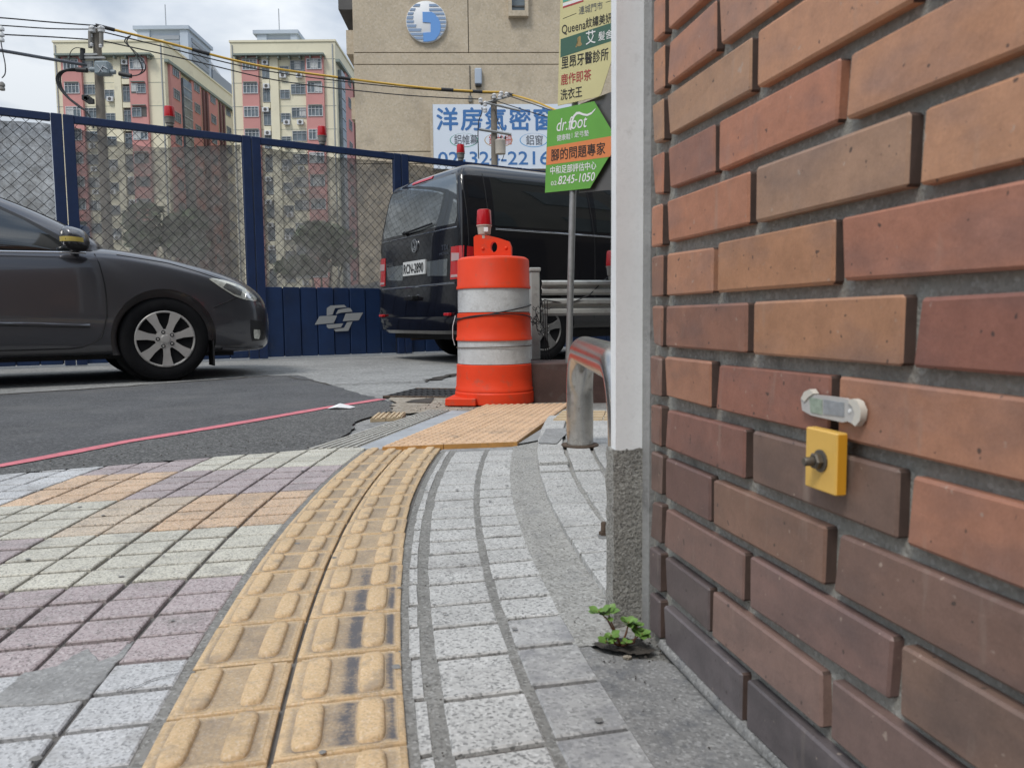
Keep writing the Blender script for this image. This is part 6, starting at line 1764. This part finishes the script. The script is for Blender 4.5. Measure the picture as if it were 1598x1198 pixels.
# ---- large beige building with panel joints
BA = radians(1.6); BX = Vector((cos(BA), sin(BA), 0)); BN = Vector((sin(BA), -cos(BA), 0))
P0 = at(553.5, 150, 42.0); B0 = Vector((P0.x, P0.y, 0))
def bf(u, v):
    p = onplane(u, v, B0, BN); q = p - B0
    return (q.dot(BX), q.z)
be = empty("beige_building", B0, BA); tag(be, "large beige rendered building with recessed joint lines and a round emblem", "building")
MB().box(.04, 34, .10, 18, -.03, 24).build("wall", M_GROOVE, be)
xs = [0, bf(731, 60)[0], bf(731, 60)[0] + 9.6, bf(731, 60)[0] + 19.2, 34]
zs_ = [-.03, bf(560, 256)[1], bf(560, 237)[1], bf(560, 101)[1], bf(560, 82.5)[1], bf(560, 82.5)[1] + 5.6, bf(560, 82.5)[1] + 6.25, 24]
for j in range(len(zs_) - 1):
    xx = xs if j in (4, 6) else [0, xs[2], 34]
    for i in range(len(xx) - 1):
        mb = MB(); mb.cbox(xx[i] + (.0 if i == 0 else .02), xx[i + 1] - .02, 0, .12, zs_[j] + (.02 if j else 0), zs_[j + 1] - .02, .012)
        mb.build("panel", M_BEIGE, be)
MB().box(0, .05, .13, 18, -.03, 24).build("side_wall", M_BEIGE, be)
# balcony blocks sticking out of the left side
for (va, vb, dx_, dy_) in ((42, 80, .45, 1.6), (140, 175, .45, 5.0)):
    MB().box(-dx_, -.003, dy_ * .3, dy_ * .3 + 3.2, bf(550, vb)[1], bf(550, va)[1]).build("balcony", M_BEIGE, be)
MB().box(-.003 - .75, -.003, .1, 9, bf(550, 14)[1], bf(550, -6)[1]).build("side_canopy", M_BDARK, be)
MB().box(-.35, -.004, 8, 12, bf(550, 230)[1], bf(550, 180)[1]).build("balcony", M_BDARK, be)
# window box near the top
a0, a1 = bf(793, 5)[0], bf(824, 5)[0]; zb_ = bf(808, 29)[1]; ztp = bf(808, -45)[1]
mb = MB(); mb.box(a0, a1, -.35, -.003, zb_, zb_ + .28); mb.box(a0, a0 + .18, -.35, -.003, zb_ + .28, ztp); mb.box(a1 - .18, a1, -.35, -.003, zb_ + .28, ztp); mb.box(a0, a1, -.35, -.003, ztp, ztp + .25)
o = mb.build("window", M_BEIGE, be)
MB().box(a0 + .18, a1 - .18, -.05, -.004, zb_ + .28, ztp).build("pane", M_BWIN, o)
MB().box(a0 + .18, a1 - .18, -.10, -.06, zb_ + .55, zb_ + .62).build("sash_bar", M_BDARK, o)
# conduit with a little box
c0_ = bf(733, 103); c1_ = bf(734, 156)
o = MB().tube([(c0_[0], -.04, c0_[1]), (c1_[0], -.04, c1_[1] + .1)], .022, 6).build("conduit", M_CABLE, be)
MB().cbox(c1_[0] - .10, c1_[0] + .10, -.14, -.02, c1_[1] - .15, c1_[1] + .18, .02).build("junction_box", M_LAMPGREY, o)
# grey wall lamp
p = bf(746.5, 122); wl_ = empty("wall_lamp", B0 + BX * p[0] + Vector((0, 0, p[1])), BA); tag(wl_, "pale grey box lamp on the beige facade above the billboard", "wall lamp")
MB().cbox(-.19, .19, -.26, -.01, -.38, .45, .05).build("housing", M_PENT, wl_); MB().box(-.16, .16, -.24, -.03, -.47, -.381).build("diffuser", M_BLKPL, wl_)
# round emblem
p = bf(665.5, 36); R_ = 1.06
em = empty("round_emblem", B0 + BX * p[0] + Vector((0, 0, p[1])) + BN * .003, BA); tag(em, "round blue and white striped emblem on the beige facade", "emblem")
T = Matrix.Rotation(pi / 2, 4, 'X')
MB().lathe([(R_, .0), (R_, .13), (R_ - .03, .15)], 64, 0, T).build("disc", M_EMWHITE, em, smooth=40)
ez = lambda x, y: ((x - 742) / 360 * R_, (395 - y) / 360 * R_)
blue = [ez(*q) for q in [(680, 230), (850, 232), (905, 275), (950, 330), (985, 390), (998, 450), (1000, 520), (985, 580), (950, 650), (880, 720), (770, 742), (685, 742), (685, 590), (820, 580), (820, 415), (680, 405)]]
MB().prism(blue, .15, .19, 0, TX).build("blue_shape", M_EMBLUE, em)
for y0, y1, xr in ((92, 132, 625), (165, 205, 540), (235, 275, 505), (300, 350, 500), (375, 415, 510), (445, 490, 550), (515, 560, 640), (590, 632, 680), (655, 700, 680)):
    q = []
    for y in (y0, y1):
        x_ = 742 - sqrt(max(0, 352 ** 2 - (y - 395) ** 2)); q.append((x_, y))
    if q[0][0] >= xr - 4 and q[1][0] >= xr - 4: continue
    MB().prism([ez(*q[0]), ez(min(xr + 15, xr + 15), y0), ez(xr, y1), ez(*q[1])], .15, .175, 0, TX).build("stripe", M_EMSTRIPE, em)
for y0, y1, xl in ((92, 132, 800), (168, 208, 800), (238, 276, 860), (312, 352, 945), (382, 420, 975), (452, 492, 1003), (520, 560, 1000), (595, 636, 965), (690, 712, 895)):
    q = [742 + sqrt(max(0, 352 ** 2 - (y - 395) ** 2)) for y in (y0, y1)]
    if q[1] < xl + 8: q[1] = xl + 10
    MB().prism([ez(xl - (12 if y0 > 230 else 0), y0), ez(q[0], y0), ez(q[1], y1), ez(xl, y1)], .15, .175, 0, TX).build("stripe", M_EMSTRIPE, em)

# ---- billboard in front of the beige wall
GB0 = B0 + BN * .6
def gf(u, v):
    p = onplane(u, v, GB0, BN); q = p - GB0
    return (q.dot(BX), q.z)
bb = empty("billboard", GB0, BA); tag(bb, "wide pale blue billboard with large blue characters and a phone number", "billboard")
g0, g1 = gf(675, 163), gf(985, 163); gz = gf(675, 264)[1]
MB().box(g0[0], g1[0], 0.0, .16, gz, g0[1]).build("panel", M_BILL, bb)
MB().box(g0[0] - .14, g0[0] - .003, -.02, .22, gz - .1, g0[1] + .06).build("frame", M_BEIGE, bb)
mb = MB()
for k in range(5):
    x = g0[0] + .5 + (g1[0] - g0[0] - 1) * k / 4; mb.box(x - .05, x + .05, .165, .59, g0[1] - .5, g0[1] - .4); mb.box(x - .05, x + .05, .165, .59, gz + .3, gz + .4)
mb.build("bracket", M_GALV, bb)
def bl_(s, c, mt, bold=.0, dy=.006):
    (a0, z0), (a1, _z) = gf(c[0], c[1]), gf(c[2], c[1]); h_ = gf(c[0], c[1] - c[3])[1] - z0
    return text(s, 1, mt, bb, "lettering", frame3(Vector((a0, -dy, z0)), (1, 0, 0), (0, 0, 1)), bold=bold, fit=(a1 - a0, h_))
for i, ch in enumerate("洋房氣密窗"): bl_(ch, (682 + 37.8 * i, 203.5, 714.5 + 37.8 * i, 35), M_BILLBLUE, .045)
bl_("鋁帷幕", (709, 226, 745.5, 15.5), M_TEXTGREY, .008); bl_("鋁格柵", (763, 226, 799, 15.5), M_TEXTRED, .008); bl_("鋁窗", (821, 226.5, 847, 15.5), M_TEXTGREY, .008)
for cu, mt, wd_ in ((724, M_RINGG, 22), (778, M_RINGT, 22), (833, M_RINGB, 22)):
    c_ = gf(cu, 219); rx = (gf(cu + wd_, 219)[0] - c_[0]); rz = gf(cu, 208)[1] - c_[1]; mb = MB(); n = 40
    for k in range(n):
        t0, t1 = 2 * pi * k / n + pi / 2, 2 * pi * (k + 1) / n + pi / 2; w_ = lambda t: .86 + .10 * (1 - cos(t - pi)) * .5
        f0, f1 = .90 + .085 * abs(((k / n) * 2) - 1), .90 + .085 * abs((((k + 1) / n) * 2) - 1)
        mb.add([(c_[0] + rx * cos(t0), -.004, c_[1] + rz * sin(t0)), (c_[0] + rx * cos(t1), -.004, c_[1] + rz * sin(t1)), (c_[0] + rx * f1 * cos(t1), -.004, c_[1] + rz * f1 * sin(t1)), (c_[0] + rx * f0 * cos(t0), -.004, c_[1] + rz * f0 * sin(t0))], [(0, 1, 2, 3)])
    mb.build("ring", mt, bb)
bl_("02-", (684, 257.5, 726, 20), M_BILLBLUE, .03); bl_("324-2216", (733, 257.5, 857, 20.5), M_BILLBLUE, .03)

# ---- utility poles and cables
def pole_at(u, vt, Y, r0_, r1_, label):
    p = at(u, vt, Y); e = empty("utility_pole", (p.x, Y, 0)); tag(e, label, "utility pole")
    MB().tube([(0, 0, -.03), (0, 0, p.z)], [r0_, r1_], 14).build("shaft", M_POLE, e, smooth=50)
    return e, p.z
def onp(e, u, v, dy=0.0): p = at(u, v, e.location.y + dy); return p - Vector(e.location)
def insulator(e, u, v, h, r, dy=-.2):
    q = onp(e, u, v, dy); mb = MB()
    mb.lathe([(r * .35, -h * .5), (r * .9, -h * .45), (r, -h * .1), (r * .55, 0), (r * .95, h * .08), (r, h * .3), (r * .5, h * .5)], 12, 0, Matrix.Translation(q)); return mb.build("insulator", M_INSUL, e, smooth=60)
p1, h1 = pole_at(150.5, 46, 28, .20, .135, "left utility pole with a grey switch box and looped black cables")
for u in (144, 158): insulator(p1, u, 46, .22, .12)
for u, v in ((141, 63), (158, 60)):
    a, b_ = onp(p1, u, v - 14, -.2), onp(p1, u, v + 12, -.2); MB().tube([a, b_], .075, 8).build("insulator_rod", M_LAMPGREY, p1, smooth=50)
for u, v, dy in ((143, 70, -.25), (157, 72, -.25), (142, 56, -.2)): insulator(p1, u, v, .12, .06, dy)
c_ = onp(p1, 161, 107, -.35)
MB().cbox(c_.x - .25, c_.x + .25, c_.y - .16, c_.y + .16, c_.z - .24, c_.z + .22, .05).build("switch_box", M_XFMR, p1)
mk = MB()
for P in (((150, 101), (160, 113)), ((160, 102), (153, 113)), ((158, 103), (167, 108))):
    mk.tube([onp(p1, P[0][0] + 1, P[0][1], -.53), onp(p1, P[1][0] + 1, P[1][1], -.53)], .018, 5)
mk.build("box_marking", M_BALU, p1)
MB().tube([onp(p1, 141.5, 109, -.35), onp(p1, 151, 109, -.35)], .085, 10).build("bushing", M_XFMR, p1, smooth=50)
MB().tube([onp(p1, 171, 112, -.35), onp(p1, 180, 113, -.35)], .075, 10).build("bushing", M_XFMR, p1, smooth=50)
MB().tube([onp(p1, 119, 109, -.35), onp(p1, 136, 110, -.35)], .085, 8).build("cable_joint", M_CABLE, p1, smooth=50)
MB().tube([onp(p1, 186, 115, -.35), onp(p1, 205, 119, -.35)], .075, 8).build("cable_joint", M_CABLE, p1, smooth=50)
MB().tube([onp(p1, 129, 76, -.2), onp(p1, 129, 94, -.2)], .085, 8).build("arrester", M_CABLE, p1, smooth=50)
mb = MB(); mb.box(-.35, .35, -.24, -.14, onp(p1, 150, 95).z, onp(p1, 150, 92).z); mb.box(-.5, .1, -.24, -.14, onp(p1, 150, 90).z, onp(p1, 150, 87).z); mb.build("cross_arm", M_GALV, p1)
mb = MB(); rr = random.Random(2)
for k in range(4):
    x = onp(p1, 128 + 3 * k, 152 + 2 * k, -.3); mb.cbox(x.x, x.x + .22, x.y - .05, x.y + .06, x.z - .1, x.z + .08, .02)
mb.build("splice_case", M_CABLE, p1)
def smoothpath(P, n=8):
    out = []
    for i in range(len(P) - 1):
        p0, p1_, p2, p3 = P[max(i - 1, 0)], P[i], P[i + 1], P[min(i + 2, len(P) - 1)]
        for k in range(n):
            t = k / n; out.append(.5 * ((2 * p1_) + (p2 - p0) * t + (2 * p0 - 5 * p1_ + 4 * p2 - p3) * t * t + (3 * p1_ - p0 - 3 * p2 + p3) * t ** 3))
    return out + [P[-1]]
for off in (0, 1, 2):
    P = [onp(p1, u, v, -.35 + .06 * off) for u, v in ((120, 107 + 2 * off), (104, 109 + off), (92 + 2 * off, 114 + off), (88 + 3 * off, 124), (93 + 2 * off, 138), (106 + off, 153), (122, 166 - off), (134, 174), (142, 186), (146, 200))]
    MB().tube(smoothpath(P), .028, 6).build("looped_cable", M_CABLE, p1, smooth=60)
for off in (0, 1):
    P = [onp(p1, u, v, -.35) for u, v in ((204, 119), (216, 117), (226 - 4 * off, 110), (226 - 6 * off, 100), (216 - 4 * off, 86), (203, 74), (195 + 3 * off, 66), (197 + 3 * off, 60), (204, 56))]
    MB().tube(smoothpath(P), .020, 6).build("looped_cable", M_CABLE, p1, smooth=60)
for P in (((129, 76), (118, 75), (110, 82), (108, 95), (107, 106)), ((146, 44), (150, 40), (158, 42))):
    MB().tube(smoothpath([onp(p1, u, v, -.3) for u, v in P]), .014, 5).build("looped_cable", M_CABLE, p1, smooth=60)
p2, h2 = pole_at(770.5, 151, 33, .16, .13, "slim utility pole with white insulators before the blue billboard")
def arm(e, a, b_, r=.05, dy=-.18): return MB().tube([onp(e, *a, dy), onp(e, *b_, dy)], r, 4).build("cross_arm", M_GALV, e)
arm(p2, (750, 163), (795, 150)); arm(p2, (755, 160), (812, 173), .045, -.25); arm(p2, (748, 202), (798, 210), .06, -.2)
for u, v in ((771, 150), (782, 146.5), (790.5, 148), (750, 157), (757, 162), (780, 152), (757, 172)): insulator(p2, u, v, .2, .09, -.25)
q = onp(p2, 781, 229, -.3); MB().lathe([(.10, -.30), (.21, -.30), (.22, .22), (.23, .24), (.20, .28), (.05, .3)], 18, 0, Matrix.Translation(q)).build("transformer", M_LAMPBASE, p2, smooth=40)
for dx_ in (-.16, .02, .2): MB().lathe([(.03, .0), (.04, .1), (.02, .14)], 8, 0, Matrix.Translation(q + Vector((dx_, -.02, .28)))).build("terminal", M_BLACK, p2, smooth=50)
for P, r in ((((752, 168), (752, 176), (747, 190), (746, 215), (747, 248)), .022), (((772, 172), (778, 192), (784, 204)), .018), (((786, 215), (788, 235), (783, 252)), .015)):
    MB().tube(smoothpath([onp(p2, u, v, -.25) for u, v in P]), r, 5).build("drop_cable", M_CABLE, p2, smooth=60)
def cable(pts, r, mt, label, sleeve=False, mtj=None):
    """overhead line through (u, v, depth) points"""
    P = smoothpath([at(u, v, Y) for u, v, Y in pts], 10)
    e = MB().tube(P, r, 6).build("overhead_cable", mt, None, smooth=60); tag(e, label, "cable")
    if mtj:
        for f, k in mtj:
            i = int(f * (len(P) - 2)); d = (P[i + 1] - P[i]).normalized()
            MB().tube([P[i] - d * k, P[i] + d * k], r * 1.5, 8).build("sleeve_joint", M_CABLE, e, smooth=60)
    return e
cable([(158, 42, 28), (260, 67, 29), (400, 102, 30.5), (550, 124, 32), (660, 137, 32.6), (745, 143, 32.9), (782, 144, 33)], .045, M_CABLEY, "yellow sleeved overhead cable running between the two utility poles", mtj=[(.02, .3), (.25, .3), (.5, .25), (.75, .25), (.86, .2)])
cable([(795, 147, 33), (830, 157, 31), (862, 170, 29.5), (930, 199, 26), (1040, 240, 22)], .038, M_CABLEY, "yellow sleeved cable dropping right from the slim pole", mtj=[(.03, .25)])
cable([(160, 50, 28), (250, 72, 29), (400, 108, 30.5), (550, 129, 32), (690, 142, 32.8), (770, 146, 33)], .022, M_CABLE, "thin black cable just below the yellow sleeved one")
cable([(160, 64, 28), (300, 95, 29.5), (440, 127, 31), (600, 146, 32.3), (700, 153, 32.8), (750, 155, 33)], .022, M_CABLE, "lowest thin black cable between the two utility poles")
cable([(785, 147, 33), (830, 162, 31), (870, 176, 29.5), (950, 205, 26)], .02, M_CABLE, "thin black cable dropping right of the slim pole, upper one")
cable([(775, 158, 33), (815, 171, 31), (868, 187, 29.5), (950, 212, 26)], .02, M_CABLE, "thin black cable dropping right of the slim pole, lower one")
cable([(-80, 23, 25), (0, 28, 26), (80, 35, 27), (146, 40, 28), (160, 42, 28)], .022, M_CABLE, "topmost black wire left of the left utility pole")
cable([(-80, 37, 25), (0, 40, 26), (80, 45, 27), (144, 46, 28)], .02, M_CABLE, "second black wire left of the left utility pole")
cable([(-80, 50, 25), (0, 54, 26), (80, 58, 27), (140, 62, 28)], .022, M_CABLE, "third black wire left of the left utility pole")
cable([(-80, 68, 25), (0, 79, 26), (70, 91, 27), (135, 102, 28)], .055, M_CABLEG, "thick grey cable sloping to the left utility pole")
for i, (P, lb) in enumerate(((((2, 42), (1, 60), (4, 80), (8, 100), (8, 115), (3, 122)), "dangling wire with insulators at the left picture edge"),)):
    e = MB().tube(smoothpath([at(u, v, 26) for u, v in P]), .018, 5).build("dangling_wire", M_CABLE, None, smooth=60); tag(e, lb, "wire")
    for v in (45, 54, 62, 132, 138):
        MB().lathe([(.03, -.08), (.09, -.06), (.09, .02), (.04, .08)], 10, 0, Matrix.Translation(at(2 if v < 100 else 3, v, 26))).build("insulator", M_INSUL if v < 100 else M_LAMPGREY, e, smooth=50)

# ================================================================== STREET BUILDING BEHIND THE PHOTOGRAPHER
sb = empty("street_building", (*rd(-50, -7.5), 0), A)
tag(sb, "brown tiled street building mirrored in the grey car's window", "building")
MB().box(0, 47.0, -9, 0, -.03, 7.2).build("wall", M_BRTILE, sb)
for k in range(13):
    for f in range(1):
        x = 1.6 + k * 3.5; z = 3.9 + f * 2.6
        MB().box(x, x + 2.0, .002, .06, z, z + 1.4).build("window", M_BWIN, sb)
    MB().box(1.2 + k * 3.5, 3.9 + k * 3.5, .003, .05, .1, 2.7).build("shopfront", M_GLASS if k % 2 else M_BDARK, sb)
MB().box(0, 47.0, .0, .9, 2.95, 3.2).build("canopy", M_CONC, sb)

# unseen house added past the right corner to darken the van's reflections
s2 = empty("unseen_corner_house", (*rd(1.55, .60), 0), A)
tag(s2, "dark tiled corner house mirrored in the black van's side", "building")
MB().box(0, 40, -8, 0, -.03, 12).build("wall", M_BRTILE, s2)
for k in range(11):
    for f in range(3):
        x = 1.6 + k * 3.5; z = 3.9 + f * 2.6
        MB().box(x, x + 2.0, .002, .06, z, z + 1.4).build("window", M_BWIN, s2)
    MB().box(1.2 + k * 3.5, 3.9 + k * 3.5, .003, .05, .1, 2.7).build("shopfront", M_BDARK, s2)
